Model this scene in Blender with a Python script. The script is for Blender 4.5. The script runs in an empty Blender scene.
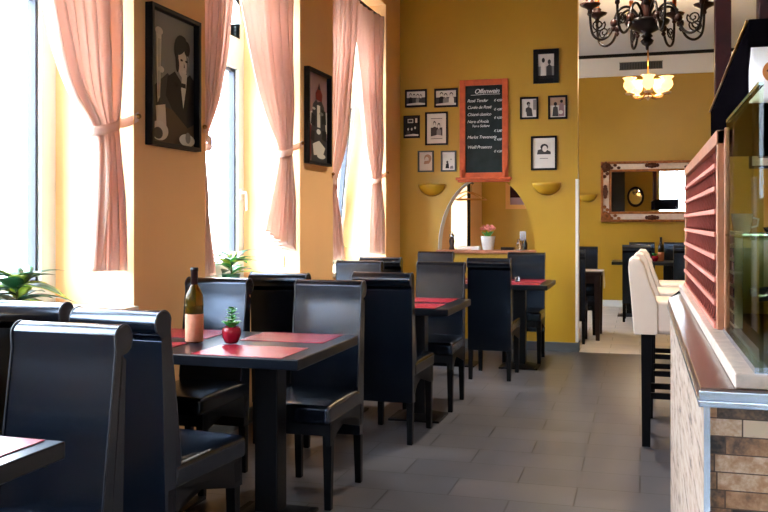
import bpy, bmesh, math, random
from mathutils import Vector, Matrix, Euler
random.seed(7)
PI = math.pi
sc = bpy.context.scene
COL = sc.collection

# ------------------------------------------------------------------ materials
def lin(c):
    return tuple(((v/255)/12.92 if v/255 <= .04045 else ((v/255+.055)/1.055)**2.4) for v in c)

def mat(name, rgb, rough=.5, spec=.5, metal=0., var=0., vscale=6., bump=0., bscale=60., coat=0., emit=None, estr=0., trans=0., ior=1.45, sheen=0., stint=None):
    m = bpy.data.materials.new(name); m.use_nodes = True
    nt = m.node_tree; b = nt.nodes['Principled BSDF']
    c = lin(rgb)
    b.inputs['Base Color'].default_value = (*c, 1)
    b.inputs['Roughness'].default_value = rough
    b.inputs['Specular IOR Level'].default_value = spec
    b.inputs['Metallic'].default_value = metal
    b.inputs['Coat Weight'].default_value = coat
    b.inputs['Coat Roughness'].default_value = .12
    b.inputs['Transmission Weight'].default_value = trans
    b.inputs['IOR'].default_value = ior
    b.inputs['Sheen Weight'].default_value = sheen
    if stint: b.inputs['Specular Tint'].default_value = (*stint, 1)
    if emit:
        b.inputs['Emission Color'].default_value = (*lin(emit), 1)
        b.inputs['Emission Strength'].default_value = estr
    if var or bump:
        tc = nt.nodes.new('ShaderNodeTexCoord')
    if var:
        n = nt.nodes.new('ShaderNodeTexNoise'); n.inputs['Scale'].default_value = vscale; n.inputs['Detail'].default_value = 5
        nt.links.new(tc.outputs['Object'], n.inputs['Vector'])
        r = nt.nodes.new('ShaderNodeValToRGB')
        r.color_ramp.elements[0].position = .3; r.color_ramp.elements[1].position = .7
        r.color_ramp.elements[0].color = (*[v*(1-var) for v in c], 1)
        r.color_ramp.elements[1].color = (*[min(1, v*(1+var)) for v in c], 1)
        nt.links.new(n.outputs['Fac'], r.inputs['Fac']); nt.links.new(r.outputs['Color'], b.inputs['Base Color'])
    if bump:
        n2 = nt.nodes.new('ShaderNodeTexNoise'); n2.inputs['Scale'].default_value = bscale; n2.inputs['Detail'].default_value = 4
        nt.links.new(tc.outputs['Object'], n2.inputs['Vector'])
        bp = nt.nodes.new('ShaderNodeBump'); bp.inputs['Strength'].default_value = bump; bp.inputs['Distance'].default_value = .004
        nt.links.new(n2.outputs['Fac'], bp.inputs['Height']); nt.links.new(bp.outputs['Normal'], b.inputs['Normal'])
    return m

def glass_mat(name, tint=(255, 255, 255), refl=1.0, opacity=0., dirt=(150, 150, 120)):
    m = bpy.data.materials.new(name); m.use_nodes = True
    nt = m.node_tree; nt.nodes.clear()
    out = nt.nodes.new('ShaderNodeOutputMaterial')
    tr = nt.nodes.new('ShaderNodeBsdfTransparent'); tr.inputs['Color'].default_value = (*lin(tint), 1)
    gl = nt.nodes.new('ShaderNodeBsdfGlossy'); gl.inputs['Roughness'].default_value = .02
    fr = nt.nodes.new('ShaderNodeFresnel'); fr.inputs['IOR'].default_value = 1.45
    mul = nt.nodes.new('ShaderNodeMath'); mul.operation = 'MULTIPLY'; mul.inputs[1].default_value = refl
    mx = nt.nodes.new('ShaderNodeMixShader')
    ge = nt.nodes.new('ShaderNodeNewGeometry'); fs = nt.nodes.new('ShaderNodeMath'); fs.operation = 'SUBTRACT'; fs.inputs[0].default_value = 1
    nt.links.new(ge.outputs['Backfacing'], fs.inputs[1]); m0 = nt.nodes.new('ShaderNodeMath'); m0.operation = 'MULTIPLY'
    nt.links.new(fr.outputs[0], m0.inputs[0]); nt.links.new(fs.outputs[0], m0.inputs[1])
    nt.links.new(m0.outputs[0], mul.inputs[0]); nt.links.new(mul.outputs[0], mx.inputs[0])
    base = tr
    if opacity:
        df = nt.nodes.new('ShaderNodeBsdfDiffuse'); df.inputs['Color'].default_value = (*lin(dirt), 1)
        m2 = nt.nodes.new('ShaderNodeMixShader'); m2.inputs[0].default_value = opacity
        nt.links.new(tr.outputs[0], m2.inputs[1]); nt.links.new(df.outputs[0], m2.inputs[2]); base = m2
    nt.links.new(base.outputs[0], mx.inputs[1]); nt.links.new(gl.outputs[0], mx.inputs[2])
    nt.links.new(mx.outputs[0], out.inputs[0])
    return m

def fabric_mat(name, rgb, t=.45):
    m = bpy.data.materials.new(name); m.use_nodes = True
    nt = m.node_tree; nt.nodes.clear()
    out = nt.nodes.new('ShaderNodeOutputMaterial')
    d = nt.nodes.new('ShaderNodeBsdfDiffuse'); d.inputs['Color'].default_value = (*lin(rgb), 1)
    s = nt.nodes.new('ShaderNodeBsdfTranslucent'); s.inputs['Color'].default_value = (*lin(rgb), 1)
    mx = nt.nodes.new('ShaderNodeMixShader'); mx.inputs[0].default_value = t
    w = nt.nodes.new('ShaderNodeTexNoise'); w.inputs['Scale'].default_value = 300
    bp = nt.nodes.new('ShaderNodeBump'); bp.inputs['Strength'].default_value = .15; bp.inputs['Distance'].default_value = .002
    nt.links.new(w.outputs['Fac'], bp.inputs['Height']); nt.links.new(bp.outputs['Normal'], d.inputs['Normal'])
    nt.links.new(d.outputs[0], mx.inputs[1]); nt.links.new(s.outputs[0], mx.inputs[2]); nt.links.new(mx.outputs[0], out.inputs[0])
    return m

def brick_mat(name, c1, c2, mortar, bw, rh, ms, rough, uvmode='xy', nvar=.25, bump=.5, off=.5, nscale=5., spec=.5):
    m = bpy.data.materials.new(name); m.use_nodes = True
    nt = m.node_tree; b = nt.nodes['Principled BSDF']
    tc = nt.nodes.new('ShaderNodeTexCoord')
    br = nt.nodes.new('ShaderNodeTexBrick')
    br.inputs['Scale'].default_value = 1; br.inputs['Brick Width'].default_value = bw; br.inputs['Row Height'].default_value = rh
    br.inputs['Mortar Size'].default_value = ms; br.inputs['Mortar Smooth'].default_value = .2; br.offset = off
    br.inputs['Color1'].default_value = (*lin(c1), 1); br.inputs['Color2'].default_value = (*lin(c2), 1); br.inputs['Mortar'].default_value = (*lin(mortar), 1)
    if uvmode == 'xy':
        nt.links.new(tc.outputs['Object'], br.inputs['Vector'])
    else:
        sx = nt.nodes.new('ShaderNodeSeparateXYZ'); nt.links.new(tc.outputs['Object'], sx.inputs[0])
        ad = nt.nodes.new('ShaderNodeMath'); ad.operation = 'ADD'
        nt.links.new(sx.outputs[0], ad.inputs[0]); nt.links.new(sx.outputs[1], ad.inputs[1])
        cb = nt.nodes.new('ShaderNodeCombineXYZ'); nt.links.new(ad.outputs[0], cb.inputs[0]); nt.links.new(sx.outputs[2], cb.inputs[1])
        nt.links.new(cb.outputs[0], br.inputs['Vector'])
    n = nt.nodes.new('ShaderNodeTexNoise'); n.inputs['Scale'].default_value = nscale; n.inputs['Detail'].default_value = 6
    nt.links.new(tc.outputs['Object'], n.inputs['Vector'])
    r = nt.nodes.new('ShaderNodeValToRGB'); r.color_ramp.elements[0].position = .3; r.color_ramp.elements[1].position = .7
    r.color_ramp.elements[0].color = (1-nvar, 1-nvar, 1-nvar, 1); r.color_ramp.elements[1].color = (1+nvar, 1+nvar, 1+nvar, 1)
    nt.links.new(n.outputs['Fac'], r.inputs['Fac'])
    mx = nt.nodes.new('ShaderNodeMix'); mx.data_type = 'RGBA'; mx.blend_type = 'MULTIPLY'; mx.inputs[0].default_value = 1
    nt.links.new(br.outputs['Color'], mx.inputs[6]); nt.links.new(r.outputs['Color'], mx.inputs[7])
    nt.links.new(mx.outputs[2], b.inputs['Base Color'])
    bp = nt.nodes.new('ShaderNodeBump'); bp.inputs['Strength'].default_value = bump; bp.inputs['Distance'].default_value = .004
    inv = nt.nodes.new('ShaderNodeMath'); inv.operation = 'SUBTRACT'; inv.inputs[0].default_value = 1
    nt.links.new(br.outputs['Fac'], inv.inputs[1]); nt.links.new(inv.outputs[0], bp.inputs['Height'])
    nt.links.new(bp.outputs['Normal'], b.inputs['Normal'])
    b.inputs['Roughness'].default_value = rough; b.inputs['Specular IOR Level'].default_value = spec
    return m

def mosaic_mat(name):
    # reclaimed timber / slate strips: rows of different browns
    m = bpy.data.materials.new(name); m.use_nodes = True
    nt = m.node_tree; b = nt.nodes['Principled BSDF']
    tc = nt.nodes.new('ShaderNodeTexCoord')
    sx = nt.nodes.new('ShaderNodeSeparateXYZ'); nt.links.new(tc.outputs['Object'], sx.inputs[0])
    ad = nt.nodes.new('ShaderNodeMath'); ad.operation = 'ADD'
    nt.links.new(sx.outputs[0], ad.inputs[0]); nt.links.new(sx.outputs[1], ad.inputs[1])
    # row index -> random tone
    rw = nt.nodes.new('ShaderNodeMath'); rw.operation = 'DIVIDE'; rw.inputs[1].default_value = .036
    nt.links.new(sx.outputs[2], rw.inputs[0])
    fl = nt.nodes.new('ShaderNodeMath'); fl.operation = 'FLOOR'; nt.links.new(rw.outputs[0], fl.inputs[0])
    wn0 = nt.nodes.new('ShaderNodeTexWhiteNoise'); wn0.noise_dimensions = '1D'; of = nt.nodes.new('ShaderNodeMath'); of.operation = 'ADD'; of.inputs[1].default_value = 11.3; nt.links.new(fl.outputs[0], of.inputs[0]); nt.links.new(of.outputs[0], wn0.inputs['W'])
    sh = nt.nodes.new('ShaderNodeMath'); sh.operation = 'ADD'; nt.links.new(wn0.outputs['Value'], sh.inputs[1])
    bx = nt.nodes.new('ShaderNodeMath'); bx.operation = 'DIVIDE'; bx.inputs[1].default_value = .11
    nt.links.new(ad.outputs[0], bx.inputs[0]); nt.links.new(bx.outputs[0], sh.inputs[0])
    fx = nt.nodes.new('ShaderNodeMath'); fx.operation = 'FLOOR'; nt.links.new(sh.outputs[0], fx.inputs[0])
    cb = nt.nodes.new('ShaderNodeCombineXYZ'); nt.links.new(fx.outputs[0], cb.inputs[0]); nt.links.new(fl.outputs[0], cb.inputs[1])
    wn = nt.nodes.new('ShaderNodeTexWhiteNoise'); wn.noise_dimensions = '2D'; nt.links.new(cb.outputs[0], wn.inputs['Vector'])
    mixv = nt.nodes.new('ShaderNodeMath'); mixv.operation = 'MULTIPLY_ADD'; mixv.inputs[1].default_value = .5
    rv = nt.nodes.new('ShaderNodeMath'); rv.operation = 'MULTIPLY_ADD'; rv.inputs[1].default_value = .8; rv.inputs[2].default_value = -.12
    nt.links.new(wn0.outputs['Value'], rv.inputs[0])
    nt.links.new(wn.outputs['Value'], mixv.inputs[0]); nt.links.new(rv.outputs[0], mixv.inputs[2])
    ns = nt.nodes.new('ShaderNodeTexNoise'); ns.inputs['Scale'].default_value = 38; ns.inputs['Detail'].default_value = 6; ns.inputs['Roughness'].default_value = .65
    nt.links.new(tc.outputs['Object'], ns.inputs['Vector'])
    ma = nt.nodes.new('ShaderNodeMath'); ma.operation = 'MULTIPLY_ADD'; ma.inputs[1].default_value = 1.0; ma.inputs[2].default_value = -.5
    nt.links.new(ns.outputs['Fac'], ma.inputs[0])
    su = nt.nodes.new('ShaderNodeMath'); su.operation = 'ADD'; nt.links.new(mixv.outputs[0], su.inputs[0]); nt.links.new(ma.outputs[0], su.inputs[1])
    cr = nt.nodes.new('ShaderNodeValToRGB'); e = cr.color_ramp.elements
    e[0].position = .12; e[0].color = (*lin((46, 38, 36)), 1)
    e[1].position = .85; e[1].color = (*lin((222, 198, 172)), 1)
    for p, c in ((.3, (104, 82, 68)), (.48, (160, 118, 86)), (.65, (190, 148, 114))):
        k = e.new(p); k.color = (*lin(c), 1)
    nt.links.new(su.outputs[0], cr.inputs['Fac'])
    # seams
    fz = nt.nodes.new('ShaderNodeMath'); fz.operation = 'FRACT'; nt.links.new(rw.outputs[0], fz.inputs[0])
    seam = nt.nodes.new('ShaderNodeMath'); seam.operation = 'GREATER_THAN'; seam.inputs[1].default_value = .07; nt.links.new(fz.outputs[0], seam.inputs[0])
    fx2 = nt.nodes.new('ShaderNodeMath'); fx2.operation = 'FRACT'; nt.links.new(sh.outputs[0], fx2.inputs[0])
    seam2 = nt.nodes.new('ShaderNodeMath'); seam2.operation = 'GREATER_THAN'; seam2.inputs[1].default_value = .025; nt.links.new(fx2.outputs[0], seam2.inputs[0])
    sm = nt.nodes.new('ShaderNodeMath'); sm.operation = 'MULTIPLY'; nt.links.new(seam.outputs[0], sm.inputs[0]); nt.links.new(seam2.outputs[0], sm.inputs[1])
    mx = nt.nodes.new('ShaderNodeMix'); mx.data_type = 'RGBA'; mx.inputs[6].default_value = (*lin((92, 70, 56)), 1)
    nt.links.new(sm.outputs[0], mx.inputs[0]); nt.links.new(cr.outputs['Color'], mx.inputs[7]); nt.links.new(mx.outputs[2], b.inputs['Base Color'])
    hh = nt.nodes.new('ShaderNodeMath'); hh.operation = 'MULTIPLY'; nt.links.new(sm.outputs[0], hh.inputs[0])
    ha = nt.nodes.new('ShaderNodeMath'); ha.operation = 'ADD'; nt.links.new(wn.outputs['Value'], ha.inputs[0]); nt.links.new(ns.outputs['Fac'], ha.inputs[1]); nt.links.new(ha.outputs[0], hh.inputs[1])
    bp = nt.nodes.new('ShaderNodeBump'); bp.inputs['Strength'].default_value = .6; bp.inputs['Distance'].default_value = .006
    nt.links.new(hh.outputs[0], bp.inputs['Height']); nt.links.new(bp.outputs['Normal'], b.inputs['Normal'])
    b.inputs['Roughness'].default_value = .45
    return m

def lit_timber_mat(name):
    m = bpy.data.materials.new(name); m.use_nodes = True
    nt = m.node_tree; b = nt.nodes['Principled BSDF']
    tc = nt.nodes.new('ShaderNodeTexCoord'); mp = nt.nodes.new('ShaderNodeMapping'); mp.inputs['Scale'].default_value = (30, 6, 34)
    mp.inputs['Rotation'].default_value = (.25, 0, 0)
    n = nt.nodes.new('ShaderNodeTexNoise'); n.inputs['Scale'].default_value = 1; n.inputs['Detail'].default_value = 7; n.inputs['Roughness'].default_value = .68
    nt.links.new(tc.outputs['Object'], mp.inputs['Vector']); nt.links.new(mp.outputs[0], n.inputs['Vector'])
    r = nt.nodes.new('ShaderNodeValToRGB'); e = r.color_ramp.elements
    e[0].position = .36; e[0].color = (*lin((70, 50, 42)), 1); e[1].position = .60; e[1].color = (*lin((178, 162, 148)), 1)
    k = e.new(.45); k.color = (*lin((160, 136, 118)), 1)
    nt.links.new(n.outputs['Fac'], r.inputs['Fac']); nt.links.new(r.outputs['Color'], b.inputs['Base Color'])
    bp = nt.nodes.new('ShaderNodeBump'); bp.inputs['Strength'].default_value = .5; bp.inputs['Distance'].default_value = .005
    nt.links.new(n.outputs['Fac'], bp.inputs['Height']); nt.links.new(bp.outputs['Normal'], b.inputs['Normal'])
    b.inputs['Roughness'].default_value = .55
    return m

def ell_(cx, cy, rx, ry, n=28): return [(cx+rx*math.cos(2*PI*i/n), cy+ry*math.sin(2*PI*i/n)) for i in range(n)]
M = dict(
    leather=mat('black_leather', (5, 10, 19), .22, .8, bump=.06, bscale=220, var=.15, vscale=9, ior=1.5, stint=(.60, .74, 1.)),
    apron=mat('black_vinyl_rail', (8, 11, 18), .5, .3),
    piping=mat('leather_piping', (34, 36, 44), .4, .6),
    legwood=mat('black_wood', (10, 11, 15), .45, .15),
    tabletop=mat('black_table_laminate', (13, 17, 25), .28, .35, var=.2, vscale=15),
    metal_black=mat('black_powder_metal', (11, 12, 16), .4, .2),
    mat_red=mat('red_placemat', (140, 30, 46), .26, .8, bump=.25, bscale=500),
    orange=mat('peach_orange_plaster', (242, 196, 142), .6, .4, var=.03, vscale=2, bump=.1, bscale=120),
    mustard=mat('mustard_plaster', (180, 142, 32), .42, .6, var=.05, vscale=2, bump=.1, bscale=120),
    ochre=mat('ochre_ceiling', (150, 104, 52), .8, .2, var=.04, vscale=2),
    white=mat('white_paint', (232, 234, 236), .6, .3),
    ceil=mat('ceiling_white', (206, 212, 222), .9, .1),
    pvc=mat('white_window_frame', (192, 198, 194), .35, .5),
    gasket=mat('dark_gasket', (58, 64, 78), .5, .4),
    sill=mat('pale_sill', (226, 222, 214), .35, .5),
    glass=glass_mat('window_glass'),
    screen_glass=glass_mat('bar_glass', (226, 234, 212), .35),
    glass_edge=mat('green_glass_edge', (40, 82, 66), .15, .6),
    base=mat('slate_baseboard', (84, 90, 96), .45, .4),
    floor=brick_mat('dark_floor_tile', (70, 71, 79), (79, 79, 85), (34, 35, 38), .6, .3, .0045, .30, 'xy', .16, .25, nscale=2.2, spec=.7),
    floor2=brick_mat('pale_floor_tile', (205, 200, 196), (214, 208, 202), (160, 156, 150), .6, .3, .004, .4, 'xy', .06, .2),
    curtain=fabric_mat('peach_curtain', (244, 218, 206), .34),
    frame_black=mat('black_frame', (12, 14, 20), .4, .2),
    frame_grey=mat('grey_green_frame', (76, 84, 78), .45, .4),
    paper=mat('white_paper', (216, 214, 208), .8, .2),
    g1=mat('photo_black', (26, 25, 27), .6, .3), g2=mat('photo_dark', (62, 60, 62), .6, .3), g3=mat('photo_mid', (130, 130, 128), .6, .3),
    g4=mat('photo_light', (208, 204, 198), .6, .3), g5=mat('photo_brown', (84, 66, 50), .6, .3),
    p_red=mat('photo_red', (120, 34, 28), .6, .3), p_mauve=mat('photo_mauve', (150, 122, 128), .6, .3), p_skin=mat('photo_warm', (172, 140, 118), .6, .3),
    board_wood=mat('orange_red_wood', (186, 84, 44), .45, .4, var=.18, vscale=14),
    slate=mat('chalkboard', (38, 46, 46), .8, .2, var=.25, vscale=8),
    chalk=mat('chalk', (226, 228, 226), .9, .1),
    gold=mat('antique_gold', (150, 92, 44), .42, .5, metal=.55, var=.35, vscale=30),
    cream=mat('cream_inlay', (226, 208, 196), .5, .4, var=.08, vscale=20),
    darkgold=mat('dark_ornament', (84, 42, 22), .4, .5, metal=.3, var=.4, vscale=40),
    mirror=mat('mirror_glass', (235, 238, 238), .01, .5, metal=1.),
    mahogany=mat('mahogany', (48, 12, 12), .45, .15, var=.3, vscale=10),
    wenge=mat('dark_canopy', (9, 7, 10), .8, 0., var=.2, vscale=10),
    brass=mat('brass', (150, 110, 60), .3, .5, metal=1.),
    chrome=mat('brushed_steel', (190, 200, 212), .25, .5, metal=1.),
    counter=mat('polished_counter', (84, 56, 48), .22, .5, var=.2, vscale=5),
    mosaic=mosaic_mat('timber_mosaic'), lit_timber=lit_timber_mat('pale_bark_timber'),
    lattice=mat('terracotta_lattice', (176, 94, 82), .6, .4, var=.12, vscale=20),
    lattice_rail=mat('pale_terracotta', (206, 132, 116), .5, .4, var=.08, vscale=20),
    lattice_dark=mat('lattice_backing', (40, 14, 14), .7, .2),
    wood_tan=mat('tan_wood', (168, 112, 84), .45, .4, var=.15, vscale=16),
    rail_pale=mat('pale_stone_rail', (206, 190, 178), .35, .5, var=.2, vscale=30),
    stool=mat('cream_leather', (226, 208, 194), .45, .5, bump=.1, bscale=160, var=.05, vscale=5),
    bottle=mat('amber_glass', (150, 120, 30), .05, .5, trans=.9, ior=1.3),
    wine=mat('dark_wine_bottle', (24, 26, 18), .1, .6),
    capsule=mat('black_capsule', (16, 16, 18), .3, .5),
    label=mat('salmon_label', (206, 142, 116), .6, .3, var=.08, vscale=60),
    pot_red=mat('crimson_pot', (134, 14, 38), .25, .5),
    pot_white=mat('white_ceramic', (232, 234, 236), .25, .5),
    soil=mat('soil', (48, 34, 26), .9, .1),
    leaf=mat('green_leaf', (62, 150, 62), .4, .5, var=.3, vscale=40),
    leaf_dark=mat('dark_green_leaf', (24, 78, 46), .35, .5, var=.4, vscale=30),
    leaf_yellow=mat('yellow_green_leaf', (150, 170, 50), .4, .5, var=.35, vscale=30),
    stem=mat('plant_stem', (84, 96, 48), .6, .3),
    petal=mat('dusty_pink_petal', (206, 124, 116), .6, .3, var=.2, vscale=60),
    terracotta=mat('brown_pot', (120, 74, 52), .6, .3),
    chand=mat('dark_bronze', (22, 14, 14), .35, .5, metal=.4, var=.35, vscale=25),
    chand_wood=mat('turned_walnut', (44, 20, 15), .4, .3, var=.4, vscale=20),
    candle=mat('amber_candle', (206, 112, 50), .5, .4),
    shade=mat('lit_glass_shade', (255, 214, 150), .4, .4, emit=(255, 190, 110), estr=.55),
    porcelain=mat('porcelain', (236, 224, 214), .3, .5),
    vent=mat('vent_grey', (86, 88, 90), .5, .4), vent_dark=mat('vent_dark', (40, 42, 44), .6, .3),
    black=mat('gloss_black', (12, 13, 16), .2, .5), olive=mat('olive_reflection', (158, 156, 78), .25, .5, var=.1, vscale=4),
    rack=mat('pale_reflection', (220, 224, 212), .5, .4), emblem=mat('orange_emblem', (200, 124, 66), .6, .3), emblem_brown=mat('emblem_brown', (110, 62, 36), .6, .3),  # rack: pale ground of the built lattice reflection
    linen=mat('white_linen', (232, 228, 226), .8, .2), walnut=mat('dark_walnut', (44, 26, 24), .4, .4),
    facade=mat('pale_render', (236, 238, 240), .9, .1), facade_win=mat('facade_glass', (120, 146, 176), .2, .5),
    asphalt=mat('pavement_grey', (150, 150, 150), .9, .1, var=.1), hanger=mat('beech_hanger', (214, 160, 90), .5, .4),
    clear=mat('clear_glass', (240, 244, 244), .03, .5, trans=1.), red=mat('red_plastic', (170, 24, 34), .35, .5), green=mat('green_glass', (30, 60, 30), .15, .5),
)


class G:
    def __init__(self): self.bm = bmesh.new()
    def box(self, x0, x1, y0, y1, z0, z1, mtx=None):
        vs = [self.bm.verts.new(Vector(p) if mtx is None else mtx @ Vector(p)) for p in
              ((x0,y0,z0),(x1,y0,z0),(x1,y1,z0),(x0,y1,z0),(x0,y0,z1),(x1,y0,z1),(x1,y1,z1),(x0,y1,z1))]
        for f in ((0,3,2,1),(4,5,6,7),(0,1,5,4),(1,2,6,5),(2,3,7,6),(3,0,4,7)):
            self.bm.faces.new([vs[i] for i in f])
        return self
    def taper(self, c0, s0, c1, s1):      # square post between two centres with half sizes
        a = [self.bm.verts.new((c0[0]+i*s0, c0[1]+j*s0, c0[2])) for i, j in ((-1,-1),(1,-1),(1,1),(-1,1))]
        b = [self.bm.verts.new((c1[0]+i*s1, c1[1]+j*s1, c1[2])) for i, j in ((-1,-1),(1,-1),(1,1),(-1,1))]
        self.bm.faces.new(a[::-1]); self.bm.faces.new(b)
        for i in range(4): self.bm.faces.new((a[i], a[(i+1)%4], b[(i+1)%4], b[i]))
        return self
    def prism(self, pts, axis, d0, d1):   # pts in the two other axes, in order
        def P(u, v, d):
            return {'x': (d, u, v), 'y': (u, d, v), 'z': (u, v, d)}[axis]
        a = [self.bm.verts.new(P(u, v, d0)) for u, v in pts]; b = [self.bm.verts.new(P(u, v, d1)) for u, v in pts]
        n = len(pts)
        fa = self.bm.faces.new(a[::-1]); fb = self.bm.faces.new(b)
        for i in range(n): self.bm.faces.new((a[i], a[(i+1)%n], b[(i+1)%n], b[i]))
        if n > 4: bmesh.ops.triangulate(self.bm, faces=[fa, fb], ngon_method='EAR_CLIP')
        return self
    def lathe(self, prof, o=(0,0,0), n=24, mtx=None):
        o = Vector(o); rings = []
        for r, z in prof:
            ring = []
            for i in range(n):
                a = 2*PI*i/n; p = Vector((max(r, 1e-4)*math.cos(a), max(r, 1e-4)*math.sin(a), z))
                if mtx is not None: p = mtx @ p
                ring.append(self.bm.verts.new(o+p))
            rings.append(ring)
        for k in range(len(rings)-1):
            for i in range(n):
                self.bm.faces.new((rings[k][i], rings[k][(i+1)%n], rings[k+1][(i+1)%n], rings[k+1][i]))
        self.bm.faces.new(rings[0][::-1]); self.bm.faces.new(rings[-1])
        return self
    def tube(self, pts, r, n=8, closed=False):
        pts = [Vector(p) for p in pts]; rings = []; N = len(pts)
        up = Vector((0,0,1)); prev = None
        for i, p in enumerate(pts):
            if closed: t = pts[(i+1)%N]-pts[i-1]
            else: t = pts[min(i+1, N-1)]-pts[max(i-1, 0)]
            t.normalize()
            if prev is None:
                s = t.cross(up)
                if s.length < 1e-3: s = t.cross(Vector((1,0,0)))
            else:
                s = prev - t*prev.dot(t)
                if s.length < 1e-4: s = t.cross(up)
            s.normalize(); prev = s; q = t.cross(s)
            rr = r[i] if isinstance(r, (list, tuple)) else r
            rings.append([self.bm.verts.new(p+(s*math.cos(2*PI*k/n)+q*math.sin(2*PI*k/n))*rr) for k in range(n)])
        for i in range(N if closed else N-1):
            a, b = rings[i], rings[(i+1)%N]
            for k in range(n): self.bm.faces.new((a[k], a[(k+1)%n], b[(k+1)%n], b[k]))
        if not closed: self.bm.faces.new(rings[0][::-1]); self.bm.faces.new(rings[-1])
        return self
    def ball(self, c, r, sx=1, sy=1, sz=1, seg=12):
        bmesh.ops.create_uvsphere(self.bm, u_segments=seg, v_segments=max(6, seg//2+2), radius=r,
            matrix=Matrix.Translation(c) @ Matrix.Diagonal((sx, sy, sz, 1)))
        return self
    def grid(self, f, nu, nv):
        vs = [[self.bm.verts.new(f(i/nu, j/nv)) for i in range(nu+1)] for j in range(nv+1)]
        for j in range(nv):
            for i in range(nu): self.bm.faces.new((vs[j][i], vs[j][i+1], vs[j+1][i+1], vs[j+1][i]))
        return self
    def leaf(self, base, d, L, W, droop=.3, up=Vector((0,0,1)), thick=.0):
        base = Vector(base); d = Vector(d).normalized(); s = d.cross(up)
        if s.length < 1e-3: s = Vector((1,0,0))
        s.normalize(); n = s.cross(d)
        def f(u, v):
            w = W*.5*math.sin(PI*min(1, v*1.0)**.8)*(1-.15*v)
            x = (u-.5)*2
            return base + d*(L*v) + s*(w*x) + n*(abs(x)*w*.25) - Vector((0,0,1))*(droop*L*v*v)
        return self.grid(f, 4, 7)
    def build(self, name, m, parent=None, smooth=False, bevel=0., seg=2, solid=0., sub=0, loc=None, fix=True):
        if fix: bmesh.ops.recalc_face_normals(self.bm, faces=self.bm.faces)
        me = bpy.data.meshes.new(name); self.bm.to_mesh(me); self.bm.free()
        ms = m if isinstance(m, (list, tuple)) else [m]
        for k in ms: me.materials.append(k)
        o = bpy.data.objects.new(name, me); COL.objects.link(o)
        if parent is not None: o.parent = parent
        if loc: o.location = loc
        if smooth:
            for p in me.polygons: p.use_smooth = True
        if solid:
            s = o.modifiers.new('s', 'SOLIDIFY'); s.thickness = solid; s.offset = 0
        if bevel:
            b = o.modifiers.new('b', 'BEVEL'); b.width = bevel; b.segments = seg; b.limit_method = 'ANGLE'; b.angle_limit = math.radians(40)
            for p in me.polygons: p.use_smooth = True
            w = o.modifiers.new('w', 'WEIGHTED_NORMAL'); w.keep_sharp = True
        if sub:
            s = o.modifiers.new('u', 'SUBSURF'); s.levels = sub; s.render_levels = sub
        return o

def tag(o, label, cat, group=None, kind=None):
    o['label'] = label; o['category'] = cat
    if group: o['group'] = group
    if kind: o['kind'] = kind
    return o
def thing(name, label, cat, loc=(0,0,0), rz=0, group=None):
    o = bpy.data.objects.new(name, None); COL.objects.link(o); o.empty_display_size = .1
    o.location = loc; o.rotation_euler = (0, 0, rz)
    return tag(o, label, cat, group)
def dup(root, loc, rz, label, group=None):
    r = root.copy(); COL.objects.link(r); r.location = loc; r.rotation_euler = (0, 0, rz); r['label'] = label
    if group: r['group'] = group
    for ch in list(root.children):
        c = ch.copy(); COL.objects.link(c); c.parent = r
        for g in ch.children:
            d = g.copy(); COL.objects.link(d); d.parent = c
    return r
def struct(name, g, m, parent=None, **k):
    o = g.build(name, m, parent, **k)
    if parent is None: o['kind'] = 'structure'
    return o

# ------------------------------------------------------------------ room shell
XL, XLO = -2.4956, -3.06          # inner / outer face of the window wall
XR = 2.7
Y0, YB, YBT, YF = -6.0, 9.2, 9.36, 14.334
ZC = 3.96
WIN = [(2.45, 3.98), (4.75, 6.28), (7.03, 8.65), (11.9, 13.3)]
ZS, ZT, ZT2 = .90, 3.55, 2.75
WS = (.6, 2.3, 1.22, 2.75)      # added street window beside the viewer, unseen, shaped for sheen on the chairs

struct('floor', G().box(XLO, XR+.15, Y0-.15, YB+.0, -.12, 0), M['floor'])
struct('floor_far', G().box(XLO, XR+.15, YB, YF+.15, -.12, 0), M['floor2'])
struct('ceiling', G().box(XLO-.2, XR+.2, Y0-.2, YB, ZC, ZC+.15), M['ochre'])
struct('ceiling_far', G().box(XLO-.2, XR+.2, YB, YF+.2, ZC, ZC+.15), M['ceil'])

def left_wall(name, ya, yb, wins):
    g = G(); y = ya
    if ya < 0:
        y = WS[1]+.05
        g.box(XLO-.04, XL, ya, WS[0]-.05, 0, ZC); g.box(XL-.16, XL, WS[0]-.05, WS[1]+.05, 0, WS[2]); g.box(XL-.16, XL, WS[0]-.05, WS[1]+.05, WS[3], ZC)
        g.box(XL-.16, XL, WS[0]-.05, WS[0], WS[2], WS[3]); g.box(XL-.16, XL, WS[1], WS[1]+.05, WS[2], WS[3])
    for a, b in wins:
        g.box(XLO-.04, XL, y, a, 0, ZC)
        g.box(XLO-.04, XL, a, b, 0, ZS-.04); g.box(XLO-.04, XL, a, b, ZT if ya < 0 else ZT2, ZC)
        y = b
    g.box(XLO-.04, XL, y, yb, 0, ZC)
    bmesh.ops.remove_doubles(g.bm, verts=g.bm.verts, dist=1e-5)
    return struct(name, g, M['orange'])
left_wall('wall_left', Y0, YB, WIN[:3])
left_wall('wall_left_far', YB, YF, WIN[3:])
struct('wall_right', G().box(XR, XR+.15, Y0, YF, 0, ZC), M['mustard'])
struct('wall_far', G().box(XLO, XR+.15, YF, YF+.15, 0, 3.62), M['mustard'])
struct('wall_far_upper', G().box(XLO, XR+.15, YF-.06, YF+.15, 3.62, 3.93), M['white'])
struct('trim_1', G().box(XL, XR, YF-.09, YF-.06, 3.91, ZC), M['black'])
g = G()                              # front wall behind the viewer, with a glazed shop door
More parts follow.
